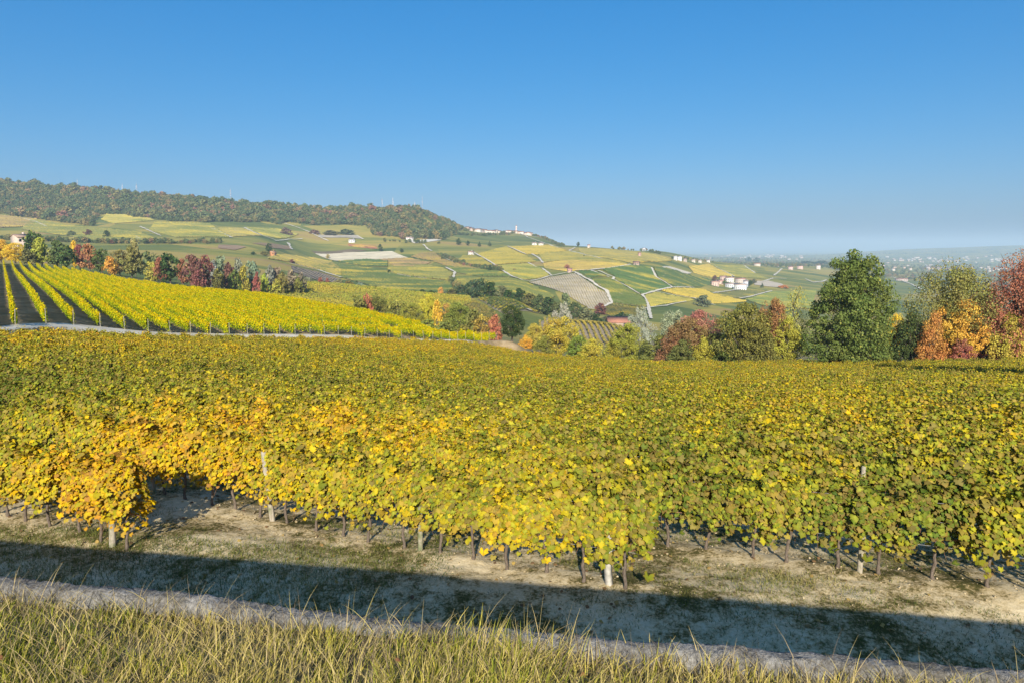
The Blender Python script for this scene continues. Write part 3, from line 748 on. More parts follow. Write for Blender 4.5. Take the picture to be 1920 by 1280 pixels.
ROWNAME = ['short left row', 'long front row', 'second row', 'third row', 'fourth row', 'fifth row', 'sixth row', 'seventh row']
ROWLAB = ['grapevine with orange yellow leaves in the short row ending at far left foreground',
          'grapevine in the long front row that ends beside the bare track',
          'grapevine in the second row, right behind the long front row',
          'grapevine in the third row back from the sandy track',
          'grapevine in the fourth row back from the sandy track',
          'grapevine in the fifth row back from the sandy track',
          'grapevine in the sixth row back from the sandy track']
NEAR_ROWS = 7
def ORD(n): return '%d%s' % (n, 'th' if 10 <= n % 100 <= 20 else {1: 'st', 2: 'nd', 3: 'rd'}.get(n % 10, 'th'))
posts = []
far_P, far_R, far_S, far_I = [], [], [], []
nv = 0
for k in range(0, 62):
    c = 8.4 + ROWSP * k
    s0 = (11.3 - .964 * c) / .264
    j = 0
    s = s0 + .25
    svals = np.arange(s0 + .25, s0 + 520, VSP)
    X = c * RN[0] + svals * RD[0]; Y = c * RN[1] + svals * RD[1]
    ok = (Y > 6) & (np.abs(X) < .80 * np.maximum(Y, 1) + 2.5)
    ok &= in_near_field(X, np.maximum(Y, 1))
    X, Y, sv = X[ok], Y[ok], svals[ok]
    if len(X) == 0: continue
    if k < NEAR_ROWS:
        zz_ = soil_z(X, Y)
        for q in range(len(X)):
            jx, jy = rng.normal(0, .04, 2)
            fl = math.pi if rng.random() < .5 else 0.
            root = put('grapevine', None, None, (X[q] + jx, Y[q] + jy, zz_[q] - .02), (0, 0, ROWANG + fl))
            first = abs(sv[q] - (s0 + .25)) < .01
            lab = ROWLAB[k]
            if k < 3 and not (first and k < 2): lab = '%s grapevine from the near end of the %s' % (ORD(int(round((sv[q] - s0 - .25) / VSP)) + 1), ROWNAME[k] + ' of vines')
            if first and k == 0: lab = 'end grapevine of the short left row, orange leaves hanging low'
            elif first and k == 1: lab = 'green end grapevine of the front row, leaning beside the track'
            tag(root, lab, 'grapevine', None if first and k < 2 else 'grapevines of the ' + ROWNAME[k])
            v_ = int(rng.integers(5))
            put('trunk', TRUNKV[v_], root)
            if k < 4: put('cane', CANEV[v_], root)
            sh = float(rng.uniform(.92, 1.08))
            put('foliage', LEAFV[int(rng.integers(len(LEAFV)))], root, (0, 0, 0), None, (1.04, float(rng.uniform(.9, 1.25)), sh))
            nv += 1
        pk = np.arange(0, len(X), 5)
        for q in pk:
            posts.append((k, sv[q] - s0 < .5, X[q] + RD[0] * .36 - RN[0] * .03, Y[q] + RD[1] * .36 - RN[1] * .03))
    else:
        n = len(X)
        far_P.append(np.stack([X + rng.normal(0, .05, n), Y + rng.normal(0, .07, n), H(X, Y)], 1))
        far_R.append(np.stack([np.zeros(n), np.zeros(n), ROWANG + math.pi * (rng.random(n) < .5)], 1))
        far_S.append(np.stack([np.full(n, 1.06), rng.uniform(.9, 1.5, n), rng.uniform(.9, 1.12, n)], 1))
        far_I.append(rng.integers(0, 8, n))
print('near vines', nv, 'far vines', sum(len(a) for a in far_P))
FARV = []
for k in range(8):
    g = np.random.default_rng(300 + k)
    Vv, Ff, A, E = vine_leaves(g, 760, -.48, .48, .09, LT2, LF2, thick=.24)
    FARV.append(proto('vine_kind_%d' % k, mk_mesh('vine_mass', Vv, Ff, [MAT_VINE], {'rnd': A, 'edge': E})))
vm = gn_scatter('vineyard_foliage', np.concatenate(far_P), np.concatenate(far_R), np.concatenate(far_S), np.concatenate(far_I), FARV)
tag(vm, 'dense olive and gold vine rows filling the middle of the slope', 'vineyard', kind='stuff')

# posts of the near rows
m = NT('post_wood'); p = m.pos()
n1 = m.noise(m.scaled(p, (1, 1, .12)), 45, 4, .7)
pc = m.mix(m.rng(m.noise(p, 6, 3), .45, .65), m.ramp(n1, [(.3, (.26, .22, .16)), (.7, (.55, .49, .38))]), (.2, .22, .11))
MAT_POST = m.finish(pc, .9, m.bump(n1, .6, .01), .1)
m = NT('post_concrete'); p = m.pos()
MAT_CPOST = m.finish(m.ramp(m.noise(p, 12, 4), [(.3, (.36, .33, .27)), (.7, (.6, .56, .48))]), .9, None, .1)
def post_mesh(r, h, sides, seed, mat):
    g = np.random.default_rng(seed); b = MB()
    zz_ = np.array([-.25, 0, .3, .7, 1.1, h - .03, h])
    b.tube(np.column_stack([g.normal(0, .006, 7), g.normal(0, .006, 7), zz_]), r * np.array([1.05, 1.03, 1, .98, .97, .95, .78]), sides)
    n = len(b.V[0]); top = np.arange(n - sides, n)
    return mk_mesh('post', b.V[0], [b.F[0], top[None, :]], [mat], None, sides > 4)
PM = [post_mesh(.062, 1.62, 10, 1, MAT_POST), post_mesh(.05, 1.6, 10, 2, MAT_POST), post_mesh(.07, 1.5, 4, 3, MAT_CPOST)]
PLAB = {(0, 1): 'brown round post at the end of the short left row', (1, 1): 'square pale post at the end of the long front row'}
pi_ = {}
for k, end, x, y in posts:
    if k > 4: continue
    pi_[k] = pi_.get(k, 0) + 1
    o = put('vineyard_post', PM[2 if (k == 1 and end) else (0 if end or pi_[k] % 2 else 1)], None, (x, y, float(soil_z(x, y))), (rng.normal(0, .03), rng.normal(0, .03), rng.uniform(0, 3)))
    if (k, int(end)) in PLAB: tag(o, PLAB[(k, int(end))], 'post')
    else: tag(o, 'weathered wooden post supporting the %s of vines' % ROWNAME[k], 'post', 'posts in the ' + ROWNAME[k])
# trellis wires
m = NT('wire_steel'); MAT_WIRE = m.finish((.45, .45, .45), .4, None, .5)
for k in range(4):
    c = 8.4 + ROWSP * k; s0 = (11.3 - .964 * c) / .264
    S = np.arange(max(s0, -6 - c * .9), s0 + 34 + 4 * k, 1.5)
    X = c * RN[0] + S * RD[0]; Y = c * RN[1] + S * RD[1]
    kk = Y > 6; X, Y = X[kk], Y[kk]
    for hh in (.7, 1.15, 1.5):
        Vt, Q = tube(np.column_stack([X, Y, H(X, Y) + hh + .02]), np.full(len(X), .003), 4)
        o = put('trellis_wire', mk_mesh('wire', Vt, Q, [MAT_WIRE]))
        tag(o, 'thin steel trellis wire strung at %s height along the %s' % ({.7: 'knee', 1.15: 'waist', 1.5: 'shoulder'}[hh], ROWNAME[k]), 'wire', 'trellis wires')

# ------------------------------------------------------------------ bright yellow rows on the knoll behind
m = NT('yellow_vine_leaf'); p = m.pos()
zn = m.math('ADD', m.math('MULTIPLY', m.noise(m.scaled(p, (1, 1, 0)), .07, 3, .6), .5), .3)
t = m.math('ADD', zn, m.math('MULTIPLY', m.math('SUBTRACT', m.attr('rnd'), .5), .42))
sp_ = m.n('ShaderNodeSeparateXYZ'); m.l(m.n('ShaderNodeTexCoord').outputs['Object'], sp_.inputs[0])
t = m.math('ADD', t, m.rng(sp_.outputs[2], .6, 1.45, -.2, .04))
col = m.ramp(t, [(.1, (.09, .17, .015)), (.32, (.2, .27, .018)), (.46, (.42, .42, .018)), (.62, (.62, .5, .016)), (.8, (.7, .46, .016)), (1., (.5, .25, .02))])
MAT_YVINE = m.finish(m.hsv(col, .5, 1.05, 1.2), .6, None, .12, .25)
YSEG, SEGL = [], 8.0
for k in range(7):
    g = np.random.default_rng(400 + k)
    Vv, Ff, A, E = vine_leaves(g, 1900, -SEGL / 2, SEGL / 2, .15, LT2, LF2, .42, 1.42, .15, .16)
    YSEG.append(mk_mesh('yellow_foliage', Vv, Ff, [MAT_YVINE], {'rnd': A, 'edge': E}))
YD = np.array([-.596, .803]); YN = np.array([.803, .596]); YANG = math.atan2(YD[1], YD[0])
uu = np.linspace(-330, 945, 1500); yy = np.interp(uu, pu, py); xx = (uu - 960) / F_PX * yy
qq = xx * YN[0] + yy * YN[1]
cu = np.array([-600, 0, 150, 230, 300, 480, 600, 700, 800, 945]); cy = np.array([275., 275, 262, 220, 200, 174, 157, 147, 141, 152])
q0 = float(np.interp(22, uu, qq))
CPM = post_mesh(.036, 1.7, 6, 11, MAT_POST)
CPM2 = post_mesh(.04, 1.6, 5, 12, MAT_POST)
ordn = ['first', 'second', 'third', 'fourth', 'fifth', 'sixth', 'seventh', 'eighth', 'ninth', 'tenth', 'eleventh', 'twelfth', 'thirteenth', 'fourteenth', 'fifteenth', 'sixteenth']
for k in range(-1, 33):
    qk = q0 + 2.6 * k
    if qk > qq.max() or qk < qq.min(): continue
    i = int(np.argmin(np.abs(qq - qk))); b0 = np.array([xx[i], yy[i]])
    L = 4.0
    while L < 260:
        e = b0 + YD * L
        if e[1] > np.interp(960 + F_PX * e[0] / e[1], cu, cy): break
        L += 2.0
    root = put('vine_row', None, None, (b0[0], b0[1], float(H(*b0))), (0, 0, YANG))
    lab = ('%s bright yellow vine row from the picture\'s left edge' % ordn[k] if 0 <= k < 16 else ('bright yellow vine row cut by the left picture edge' if k < 0 else '%s bright yellow vine row from the picture\'s left edge' % ORD(k + 1)))
    tag(root, lab, 'vine row', 'bright yellow vine rows on the knoll')
    ns = max(1, int(round(L / SEGL)))
    sl = L / ns
    for q in range(ns):
        c = b0 + YD * (sl * (q + .5) + .2); a = c - YD * sl / 2; b = c + YD * sl / 2
        za, zb = float(H(*a)), float(H(*b)); zr = float(H(*b0))
        put('foliage', YSEG[int(rng.integers(7))], root, (sl * (q + .5) + .2, 0, (za + zb) / 2 - zr), (0, -math.atan2(zb - za, sl), math.pi * int(rng.random() < .5)), (sl / SEGL * 1.02, float(rng.uniform(.9, 1.2)), float(rng.uniform(.96, 1.06))))
    put('post', CPM, root, (-.35, 0, 0), (rng.normal(0, .03), rng.normal(0, .05), 0))
    for q in range(1, min(4, ns)):
        put('post', CPM2, root, (q * 6.0, 0, float(H(*(b0 + YD * 6 * q))) - float(H(*b0))), (rng.normal(0, .02), rng.normal(0, .02), 0))
# sandy headland path in front of the yellow rows
k = (uu > -300) & (uu < 880)
A = np.stack([xx, yy], 1)[k][::8]
d = np.gradient(A, axis=0); d /= np.linalg.norm(d, axis=1, keepdims=True); nn = np.stack([-d[:, 1], d[:, 0]], 1)
offs = np.linspace(.7, -3.6, 9); kk = len(A)
rows_ = [np.column_stack([A + nn * q_, H((A + nn * q_)[:, 0], (A + nn * q_)[:, 1]) + .07]) for q_ in offs]
i = np.arange(kk - 1)
o = put('headland_path', mk_mesh('path', np.concatenate(rows_), np.concatenate([np.stack([i + kk * (q_ + 1), i + kk * (q_ + 1) + 1, i + kk * q_ + 1, i + kk * q_], 1) for q_ in range(8)]), [MAT_TRACK], None, True))
tag(o, 'pale sandy path along the ends of the yellow rows', 'path', kind='structure')

# middle-distance vineyards with rows that can still be told apart
def rib_leafy(name, rows, hgt, wid, size, per_m, seed, mat):
    g = np.random.default_rng(seed); Ps = []
    for a, b in rows:
        L = np.linalg.norm(b - a); n = int(L * per_m)
        if n < 2: continue
        t = g.random(n)[:, None]; d = (b - a) / L; nn = np.array([-d[1], d[0]])
        P = a + (b - a) * t + nn * g.uniform(-.5, .5, (n, 1)) * wid
        Ps.append(np.column_stack([P, H(P[:, 0], P[:, 1]) + hgt * (.25 + .75 * np.sqrt(g.random(n)))]))
    P = np.concatenate(Ps); n = len(P)
    N = np.stack([g.normal(0, .5, n), g.normal(-.5, .5, n), np.full(n, .6)], 1)
    T = np.array([(-.5, -.5, 0), (.5, -.4, 0), (.45, .5, 0), (-.5, .4, 0)])
    Vv, Ff = scatter_faces(T, np.array([[0, 1, 2, 3]]), P, N, np.tile([[0, 0, 1.]], (n, 1)), size * g.uniform(.6, 1.3, n))
    return mk_mesh(name, Vv, Ff, [mat], {'rnd': np.repeat(g.random(n), 4)})
m = NT('mid_rows_leaf'); p = m.pos()
base = m.n('ShaderNodeObjectInfo').outputs['Color']; rd = m.attr('rnd')
c = m.mix(m.rng(m.noise(m.scaled(p, (1, 1, 0)), .035, 3), .48, .68, 0, .8), base, (.45, .34, .03))
c = m.mix(m.math('MULTIPLY', m.math('GREATER_THAN', rd, .8), .5), c, (.3, .18, .04))
MAT_MIDROWS = m.finish(m.hsv(c, .5, 1., m.rng(rd, 0, 1, .65, 1.35)), .7, None, .15, .15)
MID = [
 ([(478, 529), (560, 531), (640, 536), (760, 549), (880, 556), (884, 572), (780, 592), (640, 580), (560, 566), (478, 552)], 260, 450, (.2, .18, .09), (.28, .28, .035), 2.8, (600, 537), (690, 560), 'yellow green vineyard with slanting rows beyond the knoll'),
 ([(895, 562), (935, 558), (1000, 560), (1012, 570), (985, 584), (950, 592), (925, 580)], 250, 470, (.3, .25, .15), (.09, .13, .03), 2.6, (935, 583), (975, 562), 'green curved rows with chalky ends beside the thicket'),
 ([(870, 570), (892, 568), (925, 586), (940, 600), (925, 612), (880, 600)], 230, 430, (.3, .22, .13), (.17, .16, .04), 2.6, (880, 590), (925, 606), 'brown thin rows below the chalky headland'),
 ([(1012, 606), (1030, 596), (1090, 600), (1150, 612), (1200, 625), (1195, 645), (1120, 652), (1060, 646), (1010, 640)], 200, 420, (.34, .27, .18), (.26, .22, .05), 2.7, (1100, 646), (1075, 604), 'brown soil vineyard with curving rows behind the yellow tree'),
 ([(1122, 583), (1148, 572), (1210, 580), (1200, 596), (1160, 600)], 400, 700, (.2, .18, .1), (.12, .14, .04), 2.7, (1130, 584), (1165, 598), 'small green plot beside the red roofed barn'),
]
for i, (pts, y0, y1, soil, lc, sp, p0, p1, label) in enumerate(MID):
    W = np.array([ground(u, v, y0, y1) for u, v in pts])
    dr = drape_poly(W, .18, 6.)
    o = put('vineyard_field', mk_mesh('field', dr[0], dr[1], [MAT_FIELD], None, True), color=soil)
    tag(o, label, 'field', kind='structure')
    d = (ground(*p1, y0, y1) - ground(*p0, y0, y1))[:2]
    rows = clip_rows(W, d, sp)
    r = put('vine_rows', rib_leafy('vine_rows', rows, 1.7, .75, .5, 7.0, 500 + i, MAT_MIDROWS), o, color=lc); r['kind'] = 'stuff'
print('vines done')

# ------------------------------------------------------------------ trees
m = NT('tree_leaf'); p = m.pos()
base = m.n('ShaderNodeObjectInfo').outputs['Color']; rd = m.attr('rnd'); ac = m.attr('tint')
nz = m.noise(p, .55, 3, .6)
c = m.hsv(base, m.rng(m.noise(p, .35, 2), .3, .7, .482, .518), 1.0, m.rng(rd, 0, 1, .6, 1.38))
c = m.mix(m.math('MULTIPLY', m.math('GREATER_THAN', m.math('ADD', rd, m.math('MULTIPLY', nz, .5)), 1.14), .3), c, (.42, .3, .04))
MAT_TREE = m.finish(m.hsv(c, .5, .97, 1.65), .65, None, .12, .25)
m = NT('tree_bark'); p = m.pos()
n1 = m.noise(m.scaled(p, (1, 1, .2)), 9, 4, .7)
MAT_TBARK = m.finish(m.ramp(n1, [(.3, (.05, .04, .03)), (.7, (.2, .165, .13))]), .95, None, .05)
m = NT('pale_bark'); p = m.pos()
MAT_PBARK = m.finish(m.ramp(m.noise(m.scaled(p, (1, 1, 3)), 2., 3), [(.35, (.16, .14, .12)), (.5, (.5, .47, .42))]), .9, None, .05)

ENV = {
 'oak':    ([0, .04, .15, .35, .6, .8, .93, 1], [.02, .40, .48, .49, .43, .35, .24, .06]),
 'round':  ([0, .08, .2, .4, .6, .8, .93, 1], [.02, .22, .40, .49, .48, .38, .2, .04]),
 'bush':   ([0, .05, .25, .5, .75, .92, 1], [.34, .44, .5, .46, .34, .18, .04]),
 'vase':   ([0, .15, .3, .5, .7, .85, 1], [.2, .3, .42, .5, .46, .36, .16]),
 'poplar': ([0, .15, .3, .5, .75, .9, 1], [.02, .12, .38, .5, .42, .22, .04]),
 'cone':   ([0, .08, .2, .4, .7, .9, 1], [.04, .4, .5, .42, .24, .1, .01]),
}
LEAFQ = np.array([(-.5, .0, .0), (-.05, -.42, .08), (.5, .0, .0), (.05, .46, .08)])
def make_tree(kind, seed, ncl, per, leaf, clump, spread=1.0, twigs=0, flat=.75):
    """unit-height crown and wood meshes"""
    g = np.random.default_rng(seed)
    ts, rs = ENV[kind]
    lo = .04 if kind in ('bush', 'oak') else (.16 if kind != 'vase' else .1)
    cz = []; w = np.linspace(lo, .97, 400); pw = np.interp(w, ts, rs) ** 1.5 + .02; pw /= pw.sum()
    cz = g.choice(w, ncl, p=pw) + g.normal(0, .01, ncl)
    ang = g.uniform(0, 2 * math.pi, ncl)
    lob = 1 + (.06 if kind == 'oak' else .16) * np.sin(ang * 2 + seed) + .12 * np.sin(ang * 3 + cz * 9 + seed * 2)
    rad = np.interp(cz, ts, rs) * lob * np.where(g.random(ncl) < .72, g.uniform(.72, 1.0, ncl), g.uniform(.1, .72, ncl))
    rad = np.maximum(rad - clump * .55, 0)
    C = np.stack([np.cos(ang) * rad, np.sin(ang) * rad, cz], 1)
    cr = clump * g.uniform(.6, 1.3, ncl)
    n = ncl * per
    ci = np.repeat(np.arange(ncl), per)
    d = g.normal(0, 1, (n, 3)); d /= np.linalg.norm(d, axis=1, keepdims=True)
    rr = g.uniform(.35, 1.0, n) ** .6 * spread
    P = C[ci] + d * np.array([1.15, 1.15, flat]) * (cr[ci] * rr)[:, None]
    N = d * .7 + np.array([0, 0, .35]) + g.normal(0, .45, (n, 3))
    keep = P[:, 2] > .012
    P, N = P[keep], N[keep]; n = len(P)
    UP = np.array([[0, 0, 1.]]) + g.normal(0, .8, (n, 3))
    Vv, Ff = scatter_faces(LEAFQ, np.array([[0, 1, 2, 3]]), P, N, UP, leaf * g.uniform(.6, 1.35, n))
    crown = mk_mesh('crown', Vv, Ff, [MAT_TREE], {'rnd': np.repeat(np.clip(g.normal(.5, .22, n) + .12 * d[keep][:, 2], 0, 1), 4)})
    b = MB()
    multi = kind in ('bush', 'vase')
    stems = 5 if multi else 1
    tops = []
    for q in range(stems):
        a = g.uniform(0, 6.28); tilt = (.28 if multi else .03)
        zt = np.linspace(-.03, .8 if not multi else g.uniform(.55, .85), 9)
        px = np.column_stack([np.cos(a) * tilt * np.clip(zt, 0, 1) ** 1.2 + np.cumsum(g.normal(0, .006, 9)), np.sin(a) * tilt * np.clip(zt, 0, 1) ** 1.2 + np.cumsum(g.normal(0, .006, 9)), zt])
        r0 = .028 if not multi else .014
        b.tube(px, r0 * (1.25 - zt / zt[-1] * 1.05) + .002, 7); tops.append(px)
    for q in range(min(ncl, 46)):
        tp = tops[int(g.integers(stems))]
        zs = float(np.clip(C[q, 2] - abs(rad[q]) * g.uniform(.4, .9) - .03, .05, tp[-1, 2] * .95))
        s = np.array([np.interp(zs, tp[:, 2], tp[:, 0]), np.interp(zs, tp[:, 2], tp[:, 1]), zs])
        t = np.linspace(0, 1, 5)[:, None]
        pth = s + (C[q] - s) * t + np.array([0, 0, .03]) * np.sin(t * math.pi) + g.normal(0, .006, (5, 3)) * t
        b.tube(pth, np.linspace(.009, .002, 5), 5)
    for q in range(twigs):
        i = int(g.integers(ncl)); o_ = C[i].copy()
        dr = np.array([C[i][0] * .9, C[i][1] * .9, .35]) + g.normal(0, .12, 3); dr /= np.linalg.norm(dr)
        b.tube(o_ + dr * np.linspace(0, g.uniform(.1, .2), 4)[:, None], np.linspace(.003, .001, 4), 4)
    wood = b.mesh('wood', [MAT_PBARK if kind == 'poplar' else MAT_TBARK], True)
    return crown, wood

TREES = {
 # near the field edge, about 100 m away
 'oak':   [make_tree('oak', 1, 300, 150, .019, .08)],
 'round': [make_tree('round', s, 120, 110, .027, .10) for s in (2, 3)],
 'bush':  [make_tree('bush', s, 90, 100, .035, .12) for s in (4, 5, 6)],
 'vase':  [make_tree('vase', 7, 230, 110, .017, .075, 1.25, 80, 1.3), make_tree('vase', 71, 230, 110, .017, .075, 1.25, 80, 1.3)],
 'airy':  [make_tree('round', 8, 80, 40, .028, .10, 1.5, 30), make_tree('vase', 9, 80, 36, .03, .1, 1.5, 30)],
 'poplar':[make_tree('poplar', 10, 90, 60, .03, .085)],
 # far
 'mround':[make_tree('round', s, 42, 26, .09, .14) for s in (11, 12, 13)],
 'mbush': [make_tree('bush', s, 36, 26, .11, .16) for s in (14, 15)],
 'mpoplar':[make_tree('poplar', 16, 36, 26, .08, .12)],
 'mcone': [make_tree('cone', 17, 44, 26, .08, .1)],
}
def tree(u, Y, vtop, wpx, kind, color, label, group=None, name=None, base_v=None, ymin=380, hpx=None, sink=0.0):
    if base_v is not None:
        B = ground(u, base_v, ymin); Y = B[1]; x, z = B[0], B[2]
        h = hpx * Y / F_PX
    else:
        x = (u - 960) / F_PX * Y; z = float(H(x, Y)); h = CZ + float(slope_of_v(vtop)) * Y - z
    w = wpx * Y / F_PX
    cm, wm = random.choice(TREES[kind])
    nm = name or ('poplar_tree' if 'poplar' in kind else 'shrub' if 'bush' in kind else 'conifer_tree' if 'cone' in kind else 'broadleaf_tree')
    root = put(nm, None, None, (x, Y, z - sink), (0, 0, random.uniform(0, 6.28)), (w, w, h))
    tag(root, label, 'shrub' if nm == 'shrub' else 'tree', group)
    j = [random.uniform(.9, 1.1) for _ in range(3)]
    put('crown', cm, root, color=[c_ * q for c_, q in zip(color, j)])
    put('trunk', wm, root)
    return root
DG, MG, OL, YG_, YE, OR, RE, DR, SI, BR = (.028, .055, .012), (.075, .12, .022), (.13, .125, .028), (.25, .245, .03), (.5, .36, .02), (.46, .2, .025), (.22, .08, .05), (.13, .055, .04), (.25, .27, .19), (.19, .1, .04)
# u, distance, top row, width px, kind, colour, label
for a in [
 (1600, 101, 472, 160, 'oak', (.1, .14, .024), 'large dense green tree, tallest at the vineyard edge'),
 (1792, 105, 497, 150, 'vase', (.2, .175, .045), 'spreading olive brown tree with upswept twigs right of the large green one'),
 (1755, 101, 588, 62, 'bush', (.38, .17, .04), 'orange shrub in front of the spreading olive brown tree'),
 (1806, 102, 556, 95, 'round', (.44, .26, .03), 'golden yellow small tree in front of the spreading olive tree'),
 (1815, 99.5, 634, 50, 'bush', (.24, .11, .05), 'low rusty red shrub at the foot of the golden tree'),
 (1712, 104, 588, 80, 'bush', (.05, .07, .018), 'dark green shrub between the large green tree and the orange shrub'),
 (1683, 106, 585, 40, 'round', (.5, .38, .02), 'small yellow tree peeking out behind the large green tree'),
 (1850, 104, 556, 75, 'round', (.2, .06, .04), 'dark red small tree between golden and tall red trees'),
 (1925, 101, 474, 160, 'vase', (.27, .12, .06), 'tall red leaved tree cut by the right picture edge'),
 (1902, 100, 586, 70, 'bush', (.36, .27, .035), 'yellow shrub under the tall red tree'),
 (1945, 100, 600, 60, 'bush', (.42, .3, .03), 'ochre shrub at the extreme right edge'),
 (1872, 103, 622, 70, 'bush', (.07, .07, .025), 'dim undergrowth shrub beneath the tall red tree'),
 (1492, 108, 538, 64, 'airy', (.28, .25, .05), 'thin yellow tree just left of the large green tree'),
 (1482, 106, 596, 62, 'bush', (.25, .225, .03), 'yellow green shrub under the thin yellow tree'),
 (1455, 108, 555, 64, 'round', (.24, .12, .05), 'russet tree between the olive tree and thin yellow tree'),
 (1400, 106, 563, 112, 'round', (.13, .125, .028), 'broad olive green tree in the middle of the hedge'),
 (1432, 105, 615, 70, 'bush', (.13, .11, .03), 'brownish shrub at the foot of the russet tree'),
 (1365, 106, 625, 55, 'bush', (.11, .12, .028), 'green shrub left of the broad olive tree'),
 (1312, 116, 578, 92, 'round', (.26, .115, .085), 'pinkish red tree left of the broad olive tree'),
 (1290, 112, 592, 78, 'round', (.17, .11, .04), 'brown olive tree in front of the pinkish red tree'),
 (1322, 108, 633, 46, 'bush', (.27, .26, .03), 'bright yellow green shrub below the pinkish red tree'),
 (1345, 109, 622, 50, 'bush', (.13, .14, .03), 'green shrub right of the bright yellow green shrub'),
 (1263, 112, 615, 56, 'bush', (.2, .1, .045), 'reddish brown shrub beside the brown olive tree'),
 (1240, 116, 628, 72, 'bush', (.13, .13, .03), 'dull green shrub right of the yellow green tree'),
 (1283, 108, 636, 60, 'bush', (.1, .11, .03), 'dark green low shrub in the middle of the hedge'),
 (1266, 175, 579, 62, 'round', (.24, .26, .15), 'silver green tree behind the reddish brown shrub'),
 (1201, 150, 573, 46, 'poplar', (.28, .3, .21), 'slim silver poplar with pale trunk behind the hedge'),
 (1222, 160, 608, 44, 'airy', (.3, .31, .22), 'pale grey leafed tree beside the slim silver poplar'),
 (1180, 122, 603, 66, 'round', (.24, .23, .028), 'yellow green tree left of the slim silver poplar'),
 (1148, 124, 634, 40, 'bush', (.28, .28, .03), 'small lime shrub left of the yellow green tree'),
 (1213, 120, 640, 40, 'bush', (.08, .1, .025), 'dark low shrub right of the yellow green tree'),
 (1051, 138, 591, 76, 'round', (.33, .27, .03), 'yellow round tree near the middle of the hedge'),
 (1056, 190, 565, 42, 'poplar', (.28, .3, .2), 'silver poplar rising behind the yellow round tree'),
 (1022, 136, 629, 40, 'bush', (.17, .18, .03), 'green shrub at the left foot of the yellow round tree'),
 (1086, 134, 628, 54, 'bush', (.16, .2, .03), 'fresh green shrub right of the yellow round tree'),
 (1112, 131, 634, 50, 'bush', (.34, .28, .03), 'yellow green shrub with orange leaves in the hedge gap'),
 (1003, 155, 604, 40, 'round', (.32, .29, .04), 'soft yellow green tree behind the dark tree'),
 (985, 150, 628, 28, 'bush', (.48, .28, .03), 'small orange shrub right of the dark tree'),
 (960, 147, 570, 50, 'round', (.035, .06, .016), 'dark green tree standing alone where the yellow rows end'),
]: tree(*a)

o_ = put('broadleaf_tree', None, None, (46.5, 52., float(H(46.5, 52.))), (0, 0, 1.), (6.5, 6.5, 15.5)); tag(o_, 'tall slim tree just beyond the right edge, shading the far vines', 'tree')
put('crown', TREES['round'][0][0], o_, color=(.1, .12, .03)); put('trunk', TREES['round'][0][1], o_)
LEFTG = 'trees behind the yellow rows'
for a in [
 (8, 300, 447, 40, 'round', (.5, .3, .025), 'orange yellow tree cut by the left picture edge'),
 (35, 295, 454, 44, 'round', (.52, .33, .02), 'orange gold tree in front of the pale farmhouse'),
 (72, 310, 432, 34, 'mround', (.05, .085, .025), 'dark green tree right of the pale farmhouse'),
 (84, 296, 447, 34, 'mround', (.27, .26, .035), 'lime green tree in front of the dark green one'),
 (60, 292, 466, 30, 'mbush', (.1, .11, .03), 'low green shrub between the orange and lime trees'),
 (112, 300, 452, 46, 'mround', (.09, .11, .035), 'greyish green tree right of the lime tree'),
 (130, 294, 460, 34, 'mround', (.06, .09, .025), 'deep green tree left of the small gold tree'),
 (146, 305, 453, 18, 'mround', (.5, .34, .02), 'small gold tree beside a maroon one'),
 (154, 303, 457, 20, 'mround', (.19, .06, .045), 'small maroon tree beside the gold one'),
 (172, 297, 459, 36, 'mround', (.28, .12, .055), 'rust red tree among green neighbours behind the yellow rows'),
 (195, 296, 465, 30, 'mround', (.07, .1, .025), 'green tree right of the rust red tree'),
 (211, 288, 480, 28, 'mbush', (.44, .22, .03), 'orange shrub right of the rust red tree'),
 (228, 300, 468, 36, 'mround', (.15, .12, .035), 'brown green tree above the orange shrub'),
 (250, 296, 463, 40, 'mround', (.15, .15, .04), 'olive tree with pale top behind the yellow rows'),
 (257, 330, 450, 22, 'mround', (.25, .23, .08), 'dry yellowish tree rising above the olive tree'),
 (280, 300, 470, 34, 'mround', (.11, .13, .05), 'grey green tree left of the red pair'),
 (288, 290, 490, 32, 'mbush', (.27, .25, .04), 'yellow green shrub in front of the grey green tree'),
 (304, 286, 484, 26, 'mround', (.22, .08, .045), 'red small tree left of a dark one'),
 (321, 288, 474, 44, 'mround', (.04, .07, .02), 'very dark green tree between two red trees'),
 (345, 290, 487, 24, 'mround', (.2, .09, .045), 'brown red tree touching the very dark tree'),
 (362, 290, 480, 42, 'mround', (.15, .062, .048), 'crimson tree right of the very dark tree'),
 (385, 300, 478, 30, 'mround', (.15, .062, .048), 'crimson smaller tree at the end of the left tree line'),
 (376, 284, 503, 30, 'mbush', (.16, .065, .05), 'low crimson shrub below the crimson trees'),
]: tree(*a, group=LEFTG)
THG = 'mixed shrubs of the thicket beyond the yellow rows'
thl = 'grey green or russet shrub in the mixed thicket beyond the yellow rows'
